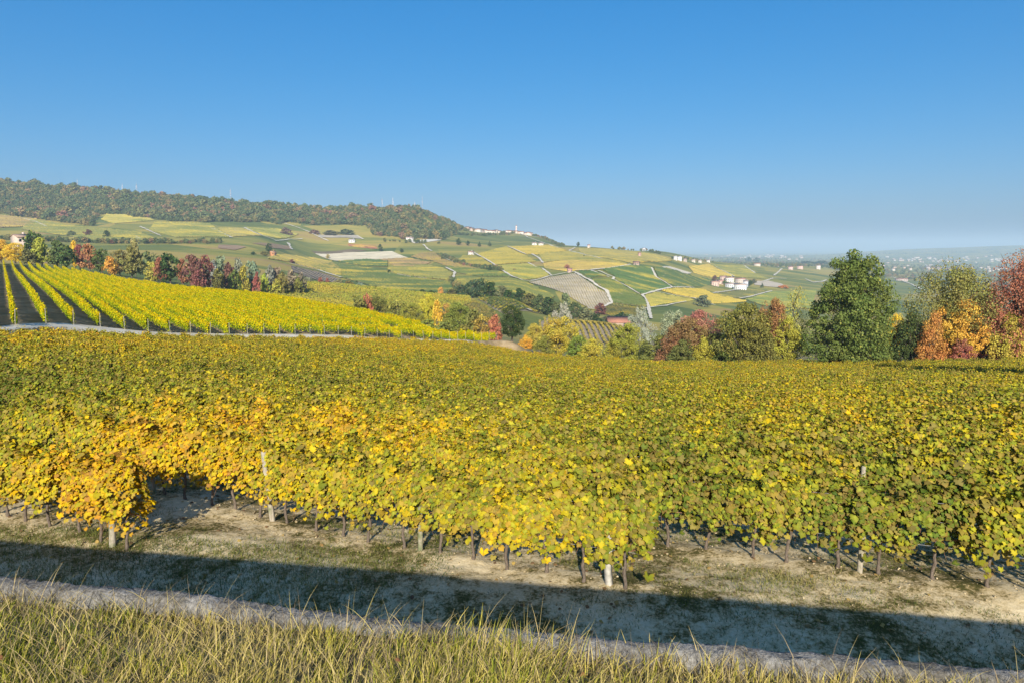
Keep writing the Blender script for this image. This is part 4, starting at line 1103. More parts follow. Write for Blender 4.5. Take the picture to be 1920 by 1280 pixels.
THS = [(402, 330, 487, 26, SI), (418, 335, 478, 30, (.16, .19, .12)), (432, 330, 492, 26, DR), (450, 338, 484, 30, (.17, .2, .13)), (458, 325, 497, 24, YG_), (474, 335, 488, 34, (.14, .18, .11)), (482, 320, 510, 16, RE), (497, 330, 512, 20, YG_), (508, 340, 497, 24, (.16, .17, .12)),
                         (522, 345, 500, 26, (.2, .16, .1)), (530, 335, 510, 30, OL), (548, 350, 505, 26, (.19, .15, .11)), (564, 352, 511, 24, (.17, .15, .1)), (410, 322, 503, 24, OL), (440, 322, 506, 26, MG), (580, 455, 520, 18, (.16, .18, .1)), (560, 345, 520, 22, OL), (520, 332, 522, 26, YG_), (602, 460, 520, 12, RE), (615, 462, 521, 9, RE), (635, 465, 524, 24, (.2, .19, .08)), (655, 468, 526, 22, OL), (675, 470, 530, 20, (.2, .23, .16)), (700, 475, 536, 26, OL), (722, 478, 540, 20, (.18, .2, .12))]
thu = sorted(q_[0] for q_ in THS)
for (u, Y, vt, w, c) in THS:
    tree(u, Y, vt, w, 'mbush', c, '%s shrub from the left in the mixed thicket beyond the yellow rows' % ORD(thu.index(u) + 1), THG)
# hedge beyond the crest of the yellow rows
for a in [
 (668, 215, 557, 40, 'mround', (.17, .14, .035), 'brown olive tree at the left end of the crest hedge'),
 (705, 222, 553, 62, 'round', (.15, .145, .03), 'wide olive tree in the crest hedge'),
 (688, 218, 549, 20, 'mround', (.28, .11, .05), 'small russet tree beside the wide olive tree'),
 (745, 215, 563, 44, 'mround', (.17, .17, .03), 'olive yellow tree left of the tall lime tree'),
 (772, 210, 566, 46, 'round', (.19, .19, .03), 'rounded yellow olive tree left of the tall lime tree'),
 (803, 220, 548, 42, 'round', (.36, .33, .025), 'tall lime yellow tree in the crest hedge'),
 (819, 205, 564, 26, 'mround', (.5, .29, .02), 'narrow orange gold tree beside the tall lime tree'),
 (836, 208, 571, 26, 'mround', (.3, .19, .04), 'russet shrub right of the orange gold tree'),
 (858, 205, 565, 64, 'round', (.16, .17, .028), 'broad green olive tree right of the orange gold tree'),
 (888, 195, 582, 46, 'mround', (.15, .15, .03), 'olive tree near the right end of the crest hedge'),
 (905, 185, 590, 40, 'mround', (.25, .19, .03), 'yellowish brown tree at the crest hedge end'),
 (928, 180, 592, 34, 'mround', (.3, .12, .05), 'rust red tree next to the dark lone tree'),
 (728, 200, 585, 40, 'mbush', (.16, .16, .03), 'low olive shrub at the crest hedge foot'),
 (800, 190, 598, 40, 'mbush', (.18, .18, .03), 'low yellow green shrub under the orange gold tree'),
 (830, 185, 603, 44, 'mbush', (.15, .16, .03), 'low green shrub under the broad green olive tree'),
 (870, 178, 608, 44, 'mbush', (.17, .16, .03), 'low olive shrub below the olive tree'),
 (640, 210, 572, 24, 'mbush', (.2, .15, .05), 'small brown shrub left of the crest hedge'),
 (605, 215, 563, 20, 'mbush', (.22, .14, .06), 'reddish brown bush against the slanting rows'),
 (480, 232, 543, 30, 'mbush', (.24, .13, .06), 'rusty bush against the rows behind the yellow crest'),
]: tree(*a, group='crest hedge')
# dark thicket in the fold
DKS = [(868, 470, 533, 26), (886, 480, 524, 34), (903, 480, 521, 30), (920, 478, 528, 36), (940, 470, 537, 30), (955, 465, 543, 28), (972, 455, 541, 30), (992, 450, 549, 30), (1010, 445, 552, 30), (1030, 460, 556, 34), (1060, 480, 548, 26), (1080, 470, 566, 30), (1098, 470, 576, 34), (1118, 500, 588, 30), (1140, 520, 592, 26), (850, 470, 541, 24), (830, 475, 543, 20), (1045, 455, 566, 34), (1105, 480, 590, 30), (790, 478, 543, 24), (810, 480, 545, 26), (755, 478, 542, 24), (1165, 530, 585, 24), (1178, 520, 588, 20), (1130, 430, 600, 30)]
dku = sorted(q_[0] for q_ in DKS)
for (u, Y, vt, w) in DKS:
    tree(u, Y, vt, w, random.choice(['mround', 'mbush']), random.choice([DG, (.06, .085, .025), (.09, .1, .03), (.13, .14, .06), (.045, .07, .03)]), '%s bushy tree from the left in the dark thicket filling the fold' % ORD(dku.index(u) + 1), 'thicket trees in the fold')
tree(826, 440, 538, 12, 'mround', (.5, .27, .05), 'tiny orange tree standing out of the thicket')
# single trees on the far slopes
SGL = 'single trees on the far slopes'
for (u, vb, h, w, kind, c, lab) in [
 (505, 475, 19, 13, 'mround', DG, 'lone dark round tree below the brown bare patch'), (200, 446, 13, 14, 'mround', DG, 'lone dark tree on the left far slope'), (165, 442, 11, 16, 'mround', DR, 'lone dull red tree on the left far slope'), (135, 443, 10, 16, 'mbush', (.1, .12, .05), 'grey bush left of the dull red far tree'),
 (210, 458, 8, 9, 'mround', DR, 'tiny maroon tree beside the hillside road'), (537, 441, 14, 20, 'mbush', (.16, .09, .07), 'mauve bushy clump on the upper slope'), (713, 472, 14, 9, 'mround', DG, 'dark tree at the top of the bare pale field'), (615, 486, 9, 8, 'mround', (.3, .25, .05), 'small yellow tree in the bare pale field'),
 (753, 474, 8, 8, 'mround', DG, 'small dark tree right of the bare pale field'), (730, 513, 7, 8, 'mround', DG, 'dark bush on the pale headland'), (835, 487, 12, 18, 'mbush', (.1, .12, .06), 'grey green bush beside the winding lane'), (860, 460, 13, 10, 'mround', DG, 'leftmost dark tree of the row by the terracotta strip'),
 (877, 461, 9, 8, 'mround', DG, 'second dark tree of the row by the terracotta strip'), (899, 463, 9, 8, 'mcone', DG, 'pointed tree of the row by the terracotta strip'), (918, 462, 9, 8, 'mcone', DG, 'last pointed tree of the row by the terracotta strip'), (919, 510, 13, 10, 'mcone', DG, 'dark pointed tree on the lane above the kinked track'),
 (965, 509, 5, 6, 'mround', DR, 'tiny brown bush on the olive gold plot'), (1084, 463, 9, 6, 'mround', DG, 'small dark tree at the bend of the ridge track'), (1063, 506, 10, 10, 'mround', (.3, .1, .08), 'pink leaved tree by the hut above the striped vineyard'),
 (1403, 492, 9, 12, 'mround', DG, 'left one of two dark round trees on the plain rim'), (1418, 492, 9, 12, 'mround', DG, 'right one of two dark round trees on the plain rim'), (1359, 535, 9, 9, 'mround', MG, 'green tree in front of the farm cluster'), (1405, 537, 12, 12, 'mround', DG, 'dark tree right of the farm cluster'),
 (1429, 540, 9, 7, 'mcone', DG, 'pointed tree on the bank right of the farm cluster'), (1318, 575, 22, 34, 'mbush', (.1, .12, .06), 'grey green clump above the pinkish red tree'), (1095, 482, 4, 4, 'mround', DG, 'tiny bush on the ridge track'), (1340, 527, 10, 12, 'mround', DR, 'dim brown tree left of the farm cluster'), (1414, 532, 9, 10, 'mround', (.1, .1, .05), 'dull tree at the edge of the earth bank'),
 (620, 441, 9, 30, 'mbush', (.1, .11, .05), 'wide dark bush band beneath the ridge wood'), (650, 440, 10, 30, 'mbush', (.08, .1, .045), 'dark bush band above the grey fallow strip'), (590, 439, 8, 20, 'mbush', (.18, .1, .07), 'mauve bush left of the dark bush band'), (808, 449, 13, 16, 'mround', DG, 'dark tree above the bright bare field'),
 (1125, 590, 22, 26, 'mbush', DR, 'dark maroon bush left of the red roofed barn'), (475, 478, 6, 10, 'mbush', DG, 'small dark bush left of the orange hut'), (497, 480, 9, 16, 'mround', OL, 'olive tree sheltering the orange hut'), (548, 494, 8, 10, 'mround', DR, 'dull red bush at the head of the long pale track'),
 (1468, 541, 6, 20, 'mbush', OR, 'orange bushes on the bare earth bank'), (1540, 497, 8, 34, 'mbush', DG, 'dark tree belt on the plain behind the farms'), (1515, 497, 7, 30, 'mbush', DG, 'second dark tree belt on the plain')]:
    tree(u, None, None, w, kind, c, lab, SGL, base_v=vb, hpx=h)

# ridge wood, a mass of crowns
m = NT('wood_leaf'); p = m.pos()
orr = m.n('ShaderNodeObjectInfo').outputs['Random']
nzb = m.noise(m.scaled(p, (1, 1, 0)), .014, 3, .6)
nzc = m.noise(m.scaled(p, (1, 1, 0)), .005, 3, .6)
f = m.math('ADD', m.math('MULTIPLY', orr, .5), m.math('ADD', m.math('MULTIPLY', nzb, .4), m.math('MULTIPLY', nzc, .35)))
c = m.ramp(m.math('SUBTRACT', f, .13), [(.0, (.045, .08, .03)), (.25, (.085, .12, .042)), (.45, (.12, .15, .055)), (.58, (.18, .175, .06)), (.68, (.27, .21, .07)), (.76, (.26, .15, .09)), (.83, (.3, .13, .09)), (.92, (.2, .14, .08)), (1., (.1, .13, .05))])
MAT_WOOD = m.finish(m.hsv(c, .5, 1., m.rng(m.attr('rnd'), 0, 1, .6, 1.4)), .8, None, .1)
WPROT = []
for k in range(6):
    cm, wm = make_tree('round' if k < 4 else 'poplar', 40 + k, 22, 14, .17, .19)
    cm.materials.clear(); cm.materials.append(MAT_WOOD)
    WPROT.append(proto('wood_kind_%d' % k, cm))
bu = [-260, -150, 0, 60, 100, 180, 196, 240, 285, 330, 420, 560, 690, 705, 760, 830, 850, 872]
bv = [396, 399, 403, 408, 414, 424, 404, 406, 412, 416, 419, 421, 424, 442, 450, 450, 441, 430]
by = [ground(u, v, 900)[1] for u, v in zip(bu, bv)]
P = []
for u0 in np.arange(-250, 868, 5.0):
    yb = float(np.interp(u0, bu, by)) + 26 * float(fbm(u0 / 22., 3.1, 3, 77)) + 10; yt = 1720 if u0 < 800 else 1860
    y = yb
    while y < yt:
        uu_ = u0 + rng.uniform(-3, 3); yj = y + rng.uniform(-3, 3)
        x = (uu_ - 960) / F_PX * yj
        cl = (795 < uu_ < 816 and 1560 < yj < 1660)
        if not (cl and rng.random() < .85): P.append((x, yj, float(H(x, yj)) - .4))
        y += rng.uniform(6.5, 11)
P = np.array(P); n = len(P)
hh = rng.uniform(5, 12.5, n) * (1 + .45 * fbm(P[:, 0] / 60, P[:, 1] / 60, 2, 8)); big = rng.random(n) < .12; hh = np.where(big, hh * 1.5, hh); ww = hh * rng.uniform(.75, 1.25, n)
wd = gn_scatter('woodland', P, np.stack([np.zeros(n), np.zeros(n), rng.uniform(0, 6.28, n)], 1), np.stack([ww, ww, hh], 1), rng.integers(0, 6, n), WPROT)
tag(wd, 'mixed autumn wood covering the long ridge', 'woodland', kind='stuff')
# hedgerow scrub lines on far slopes and plain
P = []
for pts, dens in [([(0, 450), (60, 452), (180, 456), (300, 457), (420, 455)], 1.2), ([(985, 437), (1000, 440), (1015, 446), (1030, 452), (1046, 460), (1062, 463)], .5), ([(855, 440), (900, 442), (960, 440)], .6), ([(868, 432), (900, 434.5), (940, 436), (1000, 438)], .35), ([(846, 530), (860, 545)], .5), ([(1140, 466), (1215, 472), (1240, 478)], 1.2), ([(1258, 486), (1340, 492)], 1.5), ([(820, 478), (855, 494), (900, 505), (943, 509)], .9), ([(720, 452), (760, 455), (830, 458)], 2.0)]:
    for (u0, v0), (u1, v1) in zip(pts[:-1], pts[1:]):
        for q in np.arange(0, 1, dens / max(abs(u1 - u0), 1)):
            if rng.random() < .55: continue
            gp = ground(u0 + (u1 - u0) * q + rng.normal(0, .8), v0 + (v1 - v0) * q + rng.normal(0, .8), 400); P.append(gp)
for q in range(900):      # trees dotted over the plain
    y = math.exp(rng.uniform(math.log(2200), math.log(9500))); a = rng.uniform(.2, .85)
    cx, cyy = a * y, y
    for r_ in range(int(rng.integers(2, 7))):
        x = cx + rng.normal(0, .012 * y); yj = cyy + rng.normal(0, 10); P.append((x, yj, float(H(x, yj))))
P = np.array(P); n = len(P)
hh = rng.uniform(3, 7.5, n) * (1 + (P[:, 1] > 2200) * .6)
sc_ = gn_scatter('hedgerow_scrub', P, np.stack([np.zeros(n), np.zeros(n), rng.uniform(0, 6.28, n)], 1), np.stack([hh * 1.1, hh * 1.1, hh], 1), rng.integers(0, 6, n), [proto(o_.name + 's', o_.data) for o_ in WPROT])
tag(sc_, 'scattered hedgerow scrub on the far slopes and plain', 'scrub', kind='stuff')
print('trees done')

# ------------------------------------------------------------------ buildings
def flat_mat(name, noise_scale=1.0, var=.25, rough=.9):
    m = NT(name); p = m.pos(); base = m.n('ShaderNodeObjectInfo').outputs['Color']
    return m.finish(m.hsv(base, .5, 1., m.rng(m.noise(p, noise_scale, 3), .25, .75, 1 - var, 1 + var)), rough, None, .1)
MAT_WALL = flat_mat('house_plaster', .6, .12)
MAT_ROOF = flat_mat('roof_tile', 1.4, .3)
m = NT('window_dark'); MAT_WIN = m.finish((.05, .055, .06), .3, None, .4)
m = NT('small_plaster'); orr = m.n('ShaderNodeObjectInfo').outputs['Random']
MAT_SW = m.finish(m.ramp(orr, [(.2, (.6, .52, .42)), (.5, (.68, .62, .54)), (.8, (.58, .43, .33))]), .9, None, .1)
m = NT('small_roof'); orr = m.n('ShaderNodeObjectInfo').outputs['Random']
MAT_SR = m.finish(m.ramp(orr, [(.2, (.33, .15, .1)), (.5, (.38, .2, .14)), (.8, (.28, .18, .14))]), .9, None, .1)
def house_geo(w, d, h, rise, over=.4):
    wall = np.array([[-w/2, -d/2, -2], [w/2, -d/2, -2], [w/2, d/2, -2], [-w/2, d/2, -2], [-w/2, -d/2, h], [w/2, -d/2, h], [w/2, d/2, h], [-w/2, d/2, h], [-w/2, 0, h + rise], [w/2, 0, h + rise]])
    wq = np.array([[0, 1, 5, 4], [1, 2, 6, 5], [2, 3, 7, 6], [3, 0, 4, 7]]); wt = np.array([[5, 6, 9], [7, 4, 8]])
    W, D = w / 2 + over, d / 2 + over; dz = rise * over / (d / 2); t = .22
    def slab(sgn):
        a = np.array([[-W, sgn * D, h - dz], [W, sgn * D, h - dz], [W, 0, h + rise], [-W, 0, h + rise]]) + [0, 0, .03]
        b = a + [0, 0, t]
        return np.concatenate([a, b])
    q = np.array([[3, 2, 1, 0], [4, 5, 6, 7], [0, 1, 5, 4], [1, 2, 6, 5], [2, 3, 7, 6], [3, 0, 4, 7]])
    rv = np.concatenate([slab(-1), slab(1)]); rq = np.concatenate([q, q[:, ::-1] + 8])
    return wall, wq, wt, rv, rq
WINM = None
def house(u, vb, wpx, label, h=5.5, d=8., rz=0., wall=(.7, .66, .57), roof=(.36, .17, .11), nwin=4, group=None, Y=None, name='house', ymin=380, rise=1.8, chim=True):
    B = ground(u, vb, ymin) if Y is None else np.array([(u - 960) / F_PX * Y, Y, float(H((u - 960) / F_PX * Y, Y))])
    w = wpx * B[1] / F_PX
    if Y is not None and vb is not None: B[2] = CZ + float(slope_of_v(vb)) * Y
    root = put(name, None, None, B + np.array([0, 0, .2]), (0, 0, rz + math.atan2(-B[0], B[1])))
    tag(root, label, 'barn' if name == 'barn' else 'house', group)
    a, wq, wt, rv, rq = house_geo(w, d, h, rise)
    put('wall', mk_mesh('wall', a, [wq, wt], [MAT_WALL]), root, color=wall)
    rf = put('roof', mk_mesh('roof', rv, rq, [MAT_ROOF]), root, color=roof)
    if chim:
        b = MB(); b.box((w * .22, d * .12, h + rise + .2), (.8, .8, 1.8)); put('chimney', b.mesh('chimney', [MAT_WALL]), rf, color=wall)
    b = MB(); b.box((0, 0, 0), (1.0, .16, 1.35)); me = b.mesh('window', [MAT_WIN])
    for k in range(nwin):
        put('window', me, root, (-w / 2 + w * (k + .5) / nwin, -d / 2, min(h - 1.4, 3.9)))
        if h > 5 and k != nwin // 2: put('window', me, root, (-w / 2 + w * (k + .5) / nwin, -d / 2, 1.2))
    b = MB(); b.box((0, 0, 0), (1.2, .16, 2.1)); put('door', b.mesh('door', [MAT_WIN]), root, (-w / 2 + w * (nwin // 2 + .5) / nwin, -d / 2 - .01, 1.05))
    return root
house(50, 466, 24, 'pale farmhouse with low roof among the left trees', 5.0, 8, .35, (.58, .47, .39), (.34, .24, .18), 3, Y=325, rise=1.2)
house(512, 481, 9, 'orange brick hut below the lone dark tree', 4.5, 6, .4, (.5, .24, .11), (.45, .26, .15), 2)
house(660, 455, 11, 'white house beside the reddish vine plot', 4.5, 7, -.2, (.74, .74, .74), (.42, .36, .33), 3)
house(768, 451.5, 13, 'white house at the corner of the bright bare field', 5, 8, .3, (.78, .74, .68), (.45, .32, .26), 4)
house(883, 479, 10, 'small white house with brown roof among yellow vines', 5, 7, .35, (.76, .7, .62), (.36, .22, .16), 3)
house(1002, 460, 9, 'long white house left of its twin below the village', 4.5, 8, .1, (.78, .73, .63), (.34, .22, .16), 3)
house(1014, 460.5, 9, 'white house right of its twin below the village', 4.5, 8, .1, (.74, .68, .58), (.3, .2, .15), 3)
house(1068, 511, 8, 'pink hut with red roof above the striped vineyard', 3, 5, .2, (.62, .42, .34), (.5, .26, .2), 2, chim=False)
house(1193, 497.5, 11, 'low brown farm building at the track junction', 3.5, 7, -.2, (.45, .34, .26), (.34, .2, .14), 3)
house(1199, 482, 5, 'tiny pink house high on the gold slope', 6, 6, .2, (.66, .42, .32), (.45, .24, .17), 2)
house(1160, 611, 40, 'barn with long red tiled roof behind the hedge', 2.6, 12, .12, (.4, .3, .22), (.42, .19, .12), 2, Y=440, name='barn', rise=3.2, chim=False)
FG = 'farm cluster on the spur'
for a in [(1340, 536, 13, 'leftmost pink farmhouse of the cluster', 6, 10, .3, (.68, .5, .42), (.48, .27, .19), 3), (1352, 533, 16, 'low reddish roofed wing in the cluster', 5, 9, -.1, (.62, .46, .38), (.5, .27, .2), 4), (1356, 526, 12, 'rear roof left of the cluster', 6, 9, .2, (.6, .45, .38), (.42, .25, .2), 3), (1368, 529, 15, 'rear white house of the cluster', 7, 9, .0, (.72, .7, .66), (.4, .26, .21), 4),
          (1388, 531, 18, 'wide red roofed house at the back of the cluster', 7, 10, -.15, (.6, .52, .46), (.42, .22, .16), 5), (1372, 540, 22, 'long pale house in the middle of the cluster', 6, 10, -.12, (.74, .76, .76), (.45, .33, .27), 6), (1388, 544, 22, 'big white front house of the cluster', 8, 11, -.2, (.8, .79, .76), (.5, .38, .3), 6), (1398, 538, 8, 'narrow pale tower house at the cluster end', 9, 8, -.2, (.66, .66, .7), (.4, .3, .26), 2)]:
    house(*a, group=FG)
for a in [(1266, 488, 6, 'white villa on the ridge end', 6, 8, .2, (.8, .78, .74), (.7, .66, .6), 3), (1274, 489, 8, 'larger white villa on the ridge end', 7, 9, -.1, (.82, .8, .77), (.6, .55, .5), 3), (1284, 491, 6, 'brownish house right of the white villas', 5, 8, .2, (.55, .45, .36), (.4, .27, .2), 3), (1300, 492, 7, 'pale house midway along the ridge end', 5, 8, 0, (.7, .62, .5), (.42, .3, .22), 3), (1312, 493, 6, 'cream house near the end of the ridge row', 5, 8, .1, (.72, .66, .56), (.4, .28, .2), 3), (1328, 492, 6, 'last small house of the ridge row', 4.5, 8, 0, (.74, .72, .68), (.46, .36, .3), 3),
          (1104, 465, 5, 'tiny red and white house on the skyline', 5, 7, 0, (.7, .6, .52), (.5, .28, .22), 2), (1194, 470, 6, 'white house left of the pair on the skyline', 6, 8, .1, (.8, .78, .74), (.55, .45, .4), 3), (1207, 471, 6, 'white house right of the pair on the skyline', 6, 8, -.1, (.8, .8, .8), (.55, .5, .46), 3), (570, 387, 9, 'pale house hidden on the wooded ridge', 9, 9, .1, (.6, .5, .44), (.42, .28, .22), 3), (588, 388, 6, 'white house on the wooded ridge', 9, 8, .1, (.74, .74, .76), (.5, .45, .42), 2), (466, 380, 8, 'tan house on the wooded ridge left part', 9, 9, .1, (.62, .48, .38), (.45, .3, .24), 3),
          (1482, 506, 8, 'red roofed farmhouse on the plain, left of three', 7, 12, .1, (.66, .5, .45), (.45, .22, .18), 3), (1500, 505, 10, 'red roofed farmhouse on the plain, middle of three', 8, 12, -.1, (.68, .48, .4), (.5, .26, .2), 4), (1534, 505, 7, 'white gabled farmhouse on the plain, right of three', 10, 12, .1, (.76, .68, .6), (.55, .42, .36), 3), (1690, 527, 20, 'red roofed farm between the two big trees', 6, 16, .2, (.5, .4, .34), (.42, .2, .14), 5)]:
    house(*a)
# hill village
VG = 'village houses on the ridge'
vl = 'plaster house with tiled roof in the ridge village'
for q in range(46):
    u = rng.uniform(868, 1000)
    vb = np.interp(u, [868, 900, 940, 970, 1000], [429, 432, 434, 434, 437]) + rng.uniform(-1.5, 2.5)
    if 938 < u < 948: continue
    g_ = ground(u, vb, 1500, 2250)
    w_, d_, h_ = rng.uniform(10, 17), rng.uniform(9, 12), rng.uniform(4.5, 8)
    a, wq, wt, rv, rq = house_geo(w_, d_, h_, 2.4)
    me = mk_mesh('village_house', np.concatenate([a, rv]), [np.concatenate([wq, rq + 10]), wt], [MAT_SW, MAT_SR], mat_idx=[0] * 4 + [1] * len(rq) + [0] * 2)
    o = put('house', me, None, g_, (0, 0, rng.uniform(-.6, .6))); tag(o, vl, 'house', VG)
g_ = ground(968, 433, 1500, 2250)
t_ = put('bell_tower', None, None, g_); tag(t_, 'slim bell tower rising over the ridge village', 'tower')
b = MB(); b.box((0, 0, 8), (4.2, 4.2, 20)); put('shaft', b.mesh('shaft', [MAT_WALL]), t_, color=(.68, .5, .42))
b = MB(); b.box((0, 0, 20), (4.8, 4.8, 4)); bf = put('belfry', b.mesh('belfry', [MAT_WALL]), t_, color=(.74, .62, .54))
b = MB(); b.tube([(0, 0, 22), (0, 0, 23), (0, 0, 27)], [2.6, 2.2, .1], 4); put('spire', b.mesh('spire', [MAT_ROOF]), t_, color=(.4, .22, .18))
# houses on the plain
for q in range(150):
    if q < 60: u, vb = rng.uniform(1655, 1900), rng.normal(489, 2.5)
    elif q < 95: u, vb = rng.uniform(1740, 1890), rng.normal(505, 1.5)
    elif q < 130: u, vb = rng.normal(1440, 45), rng.normal(483, 3)
    else: u, vb = rng.uniform(1380, 1900), rng.uniform(480, 512)
    g_ = ground(u, vb, 2000, 12000)
    f_ = max(1.0, g_[1] / 5000)
    w_, d_, h_ = rng.uniform(12, 26) * f_, rng.uniform(10, 14), rng.uniform(6, 9) * min(f_, 1.4)
    a, wq, wt, rv, rq = house_geo(w_, d_, h_, 2.6)
    me = mk_mesh('plain_house', np.concatenate([a, rv]), [np.concatenate([wq, rq + 10]), wt], [MAT_SW, MAT_SR], mat_idx=[0] * 4 + [1] * len(rq) + [0] * 2)
    o = put('house', me, None, g_ + [0, 0, .5], (0, 0, rng.uniform(-.8, .8))); tag(o, 'tiny pale house in the hazy towns of the plain', 'house', 'far houses on the plain')
# radio masts
m = NT('mast_paint'); sp_ = m.n('ShaderNodeSeparateXYZ'); m.l(m.n('ShaderNodeTexCoord').outputs['Object'], sp_.inputs[0])
MAT_MAST = m.finish(m.mix(m.math('GREATER_THAN', m.math('FRACT', m.math('MULTIPLY', sp_.outputs[2], .14)), .5), (.7, .7, .7), (.55, .36, .34)), .6, None, .3)
m = NT('dish_white'); MAT_DISH = m.finish((.78, .78, .78), .5, None, .3)
def mast(u, vtop, Yr, label, w=1.6, ndish=3):
    x = (u - 960) / F_PX * Yr; z = float(H(x, Yr)); h = CZ + float(slope_of_v(vtop)) * Yr - z
    root = put('radio_mast', None, None, (x, Yr, z)); tag(root, label, 'mast', 'radio masts on the ridge')
    b = MB(); lv = np.linspace(0, h * .86, max(5, int(h / 3)))
    wd_ = lambda zz: w * (1 - .55 * zz / h) * .5
    cs = [(-1, -1), (1, -1), (1, 1), (-1, 1)]
    for sx_, sy_ in cs: b.tube([(sx_ * wd_(q), sy_ * wd_(q), q) for q in lv], [.09] * len(lv), 4)
    for q0_, q1_ in zip(lv[:-1], lv[1:]):
        for i in range(4):
            a_, c_ = cs[i], cs[(i + 1) % 4]
            b.tube([(a_[0] * wd_(q0_), a_[1] * wd_(q0_), q0_), (c_[0] * wd_(q1_), c_[1] * wd_(q1_), q1_)], [.05, .05], 4)
    put('lattice', b.mesh('lattice', [MAT_MAST]), root)
    b = MB(); b.tube([(0, 0, h * .84), (0, 0, h)], [.16, .07], 5); put('whip_antenna', b.mesh('whip', [MAT_MAST]), root)
    for q in range(ndish):
        b = MB(); b.tube([(0, 0, 0), (0, -.3, 0), (0, -.8, 0)], [.2, .55, .65], 10); b.F.append(np.zeros((0, 4), int))
        put('dish', b.mesh('dish', [MAT_DISH]), root, (rng.choice([-1, 1]) * .9, -.7, h * rng.uniform(.5, .82)))
        b = MB(); b.box((0, 0, 0), (.45, .3, 2.2)); put('panel_antenna', b.mesh('panel', [MAT_DISH]), root, (rng.choice([-1, 1]) * .8, -.5, h * rng.uniform(.55, .84)))
for a in [(163, 335, 1640, 'lone radio mast above the left end of the wood'), (245, 343, 1630, 'left one of two close masts on the ridge'), (271, 341, 1630, 'right one of two close masts on the ridge', 2.2, 4), (443, 352, 1640, 'tall isolated mast midway along the ridge', 1.8, 4), (703, 378, 1650, 'thin short mast left of the knoll masts', .8, 0), (721, 370, 1650, 'left white mast on the knoll', 2.2, 6), (741, 369, 1650, 'second white mast on the knoll', 2.0, 5), (781, 378, 1650, 'squat antenna mast with dishes on the knoll', 4.5, 9), (795, 366, 1650, 'slender dark mast at the knoll end', 1.2, 1)]:
    mast(*a)
print('buildings done')
#PART4
# ------------------------------------------------------------------ retaining wall, verge and its grass
WALLZ = 4.2
D_FAR, D_NEAR = 3.02, 2.915
def wp(s, d): return WD[0] * s + WN[0] * d, WD[1] * s + WN[1] * d
m = NT('old_concrete'); p = m.pos()
n1 = m.noise(p, 7, 5, .7); n2 = m.noise(m.scaled(p, (1, 1, 1)), 60, 4, .75)
c = m.ramp(m.math('ADD', m.math('MULTIPLY', n1, .5), m.math('MULTIPLY', n2, .5)), [(.36, (.08, .073, .062)), (.48, (.2, .188, .165)), (.60, (.36, .345, .31)), (.74, (.54, .525, .49))])
c = m.mix(m.rng(m.noise(p, 2.3, 4, .7), .55, .68, 0, .5), c, (.15, .125, .075))
MAT_CONC = m.finish(c, .95, m.bump(n2, 1.0, .02), .1)
wall_root = put('retaining_wall', None, None, (0, 2.9, 0)); tag(wall_root, 'rough grey retaining wall below the grassy verge', 'wall')
S = np.arange(-17, 17, .05)
prof_ = [(D_FAR + .02, -.4), (D_FAR + .02, 2.0), (D_FAR + .02, WALLZ - .16)]
b = MB()
Vw = np.stack([np.column_stack([*wp(S, d_), np.full(len(S), z_)]) for d_, z_ in prof_], 1).reshape(-1, 3) - [0, 2.9, 0]
k = len(prof_); i = np.arange(len(S) - 1)[:, None] * k; j = np.arange(k - 1)[None, :]
put('wall_face', mk_mesh('wall_face', Vw, np.stack([i + j, i + k + j, i + k + j + 1, i + j + 1], 2).reshape(-1, 4), [MAT_CONC], None, True), wall_root)
S = np.arange(-17, 17, .022)
th = np.linspace(-.25 * math.pi, 1.12 * math.pi, 22)
cw = (D_FAR - D_NEAR) / 2; cc = (D_FAR + D_NEAR) / 2
Vc = []
for t_ in th:
    rx = cw * np.sign(math.cos(t_)) * abs(math.cos(t_)) ** .6; rz_ = .1 * abs(math.sin(t_)) ** .55 * np.sign(math.sin(t_))
    n_ = 1 + .09 * fbm(S * 9 + t_ * 2, np.full_like(S, t_ * 4.), 3, 21) + .13 * fbm(S * 34, np.full_like(S, t_ * 9.), 2, 23)
    x_, y_ = wp(S, cc + rx * n_ + .02 * fbm(S * 1.4, S * 0, 2, 25))
    Vc.append(np.column_stack([x_, y_, WALLZ - .1 + rz_ * n_ + .018 * fbm(S * .9, S * 0, 2, 27)]))
Vc = np.stack(Vc, 1).reshape(-1, 3) - [0, 2.9, 0]
k = len(th); i = np.arange(len(S) - 1)[:, None] * k; j = np.arange(k - 1)[None, :]
put('wall_cap', mk_mesh('wall_cap', Vc, np.stack([i + j, i + j + 1, i + k + j + 1, i + k + j], 2).reshape(-1, 4), [MAT_CONC], None, True), wall_root)

def verge_z(s, d):
    return WALLZ - .082 + .17 * np.clip((D_NEAR - d) / 1.6, 0, 1.2) + .035 * fbm(s * 1.3, d * 1.3, 3, 31)
S = np.arange(-17, 17, .07); Dd = np.arange(-6, D_NEAR + .1, .07)
SS, DD = np.meshgrid(S, Dd)
x_, y_ = wp(SS, DD)
m = NT('verge_soil'); p = m.pos()
MAT_VERGE = m.finish(m.ramp(m.noise(p, 9, 5, .7), [(.35, (.08, .07, .035)), (.6, (.22, .18, .09)), (.75, (.36, .3, .17))]), .95, None, .05)
ns_, nd_ = len(S), len(Dd)
ii, jj = np.meshgrid(np.arange(nd_ - 1), np.arange(ns_ - 1), indexing='ij'); b0 = (ii * ns_ + jj).ravel()
o = put('verge', mk_mesh('verge', np.stack([x_, y_, verge_z(SS, DD)], 2), np.stack([b0, b0 + 1, b0 + ns_ + 1, b0 + ns_], 1), [MAT_VERGE], None, True))
tag(o, 'roadside verge behind the retaining wall', 'ground', kind='structure')

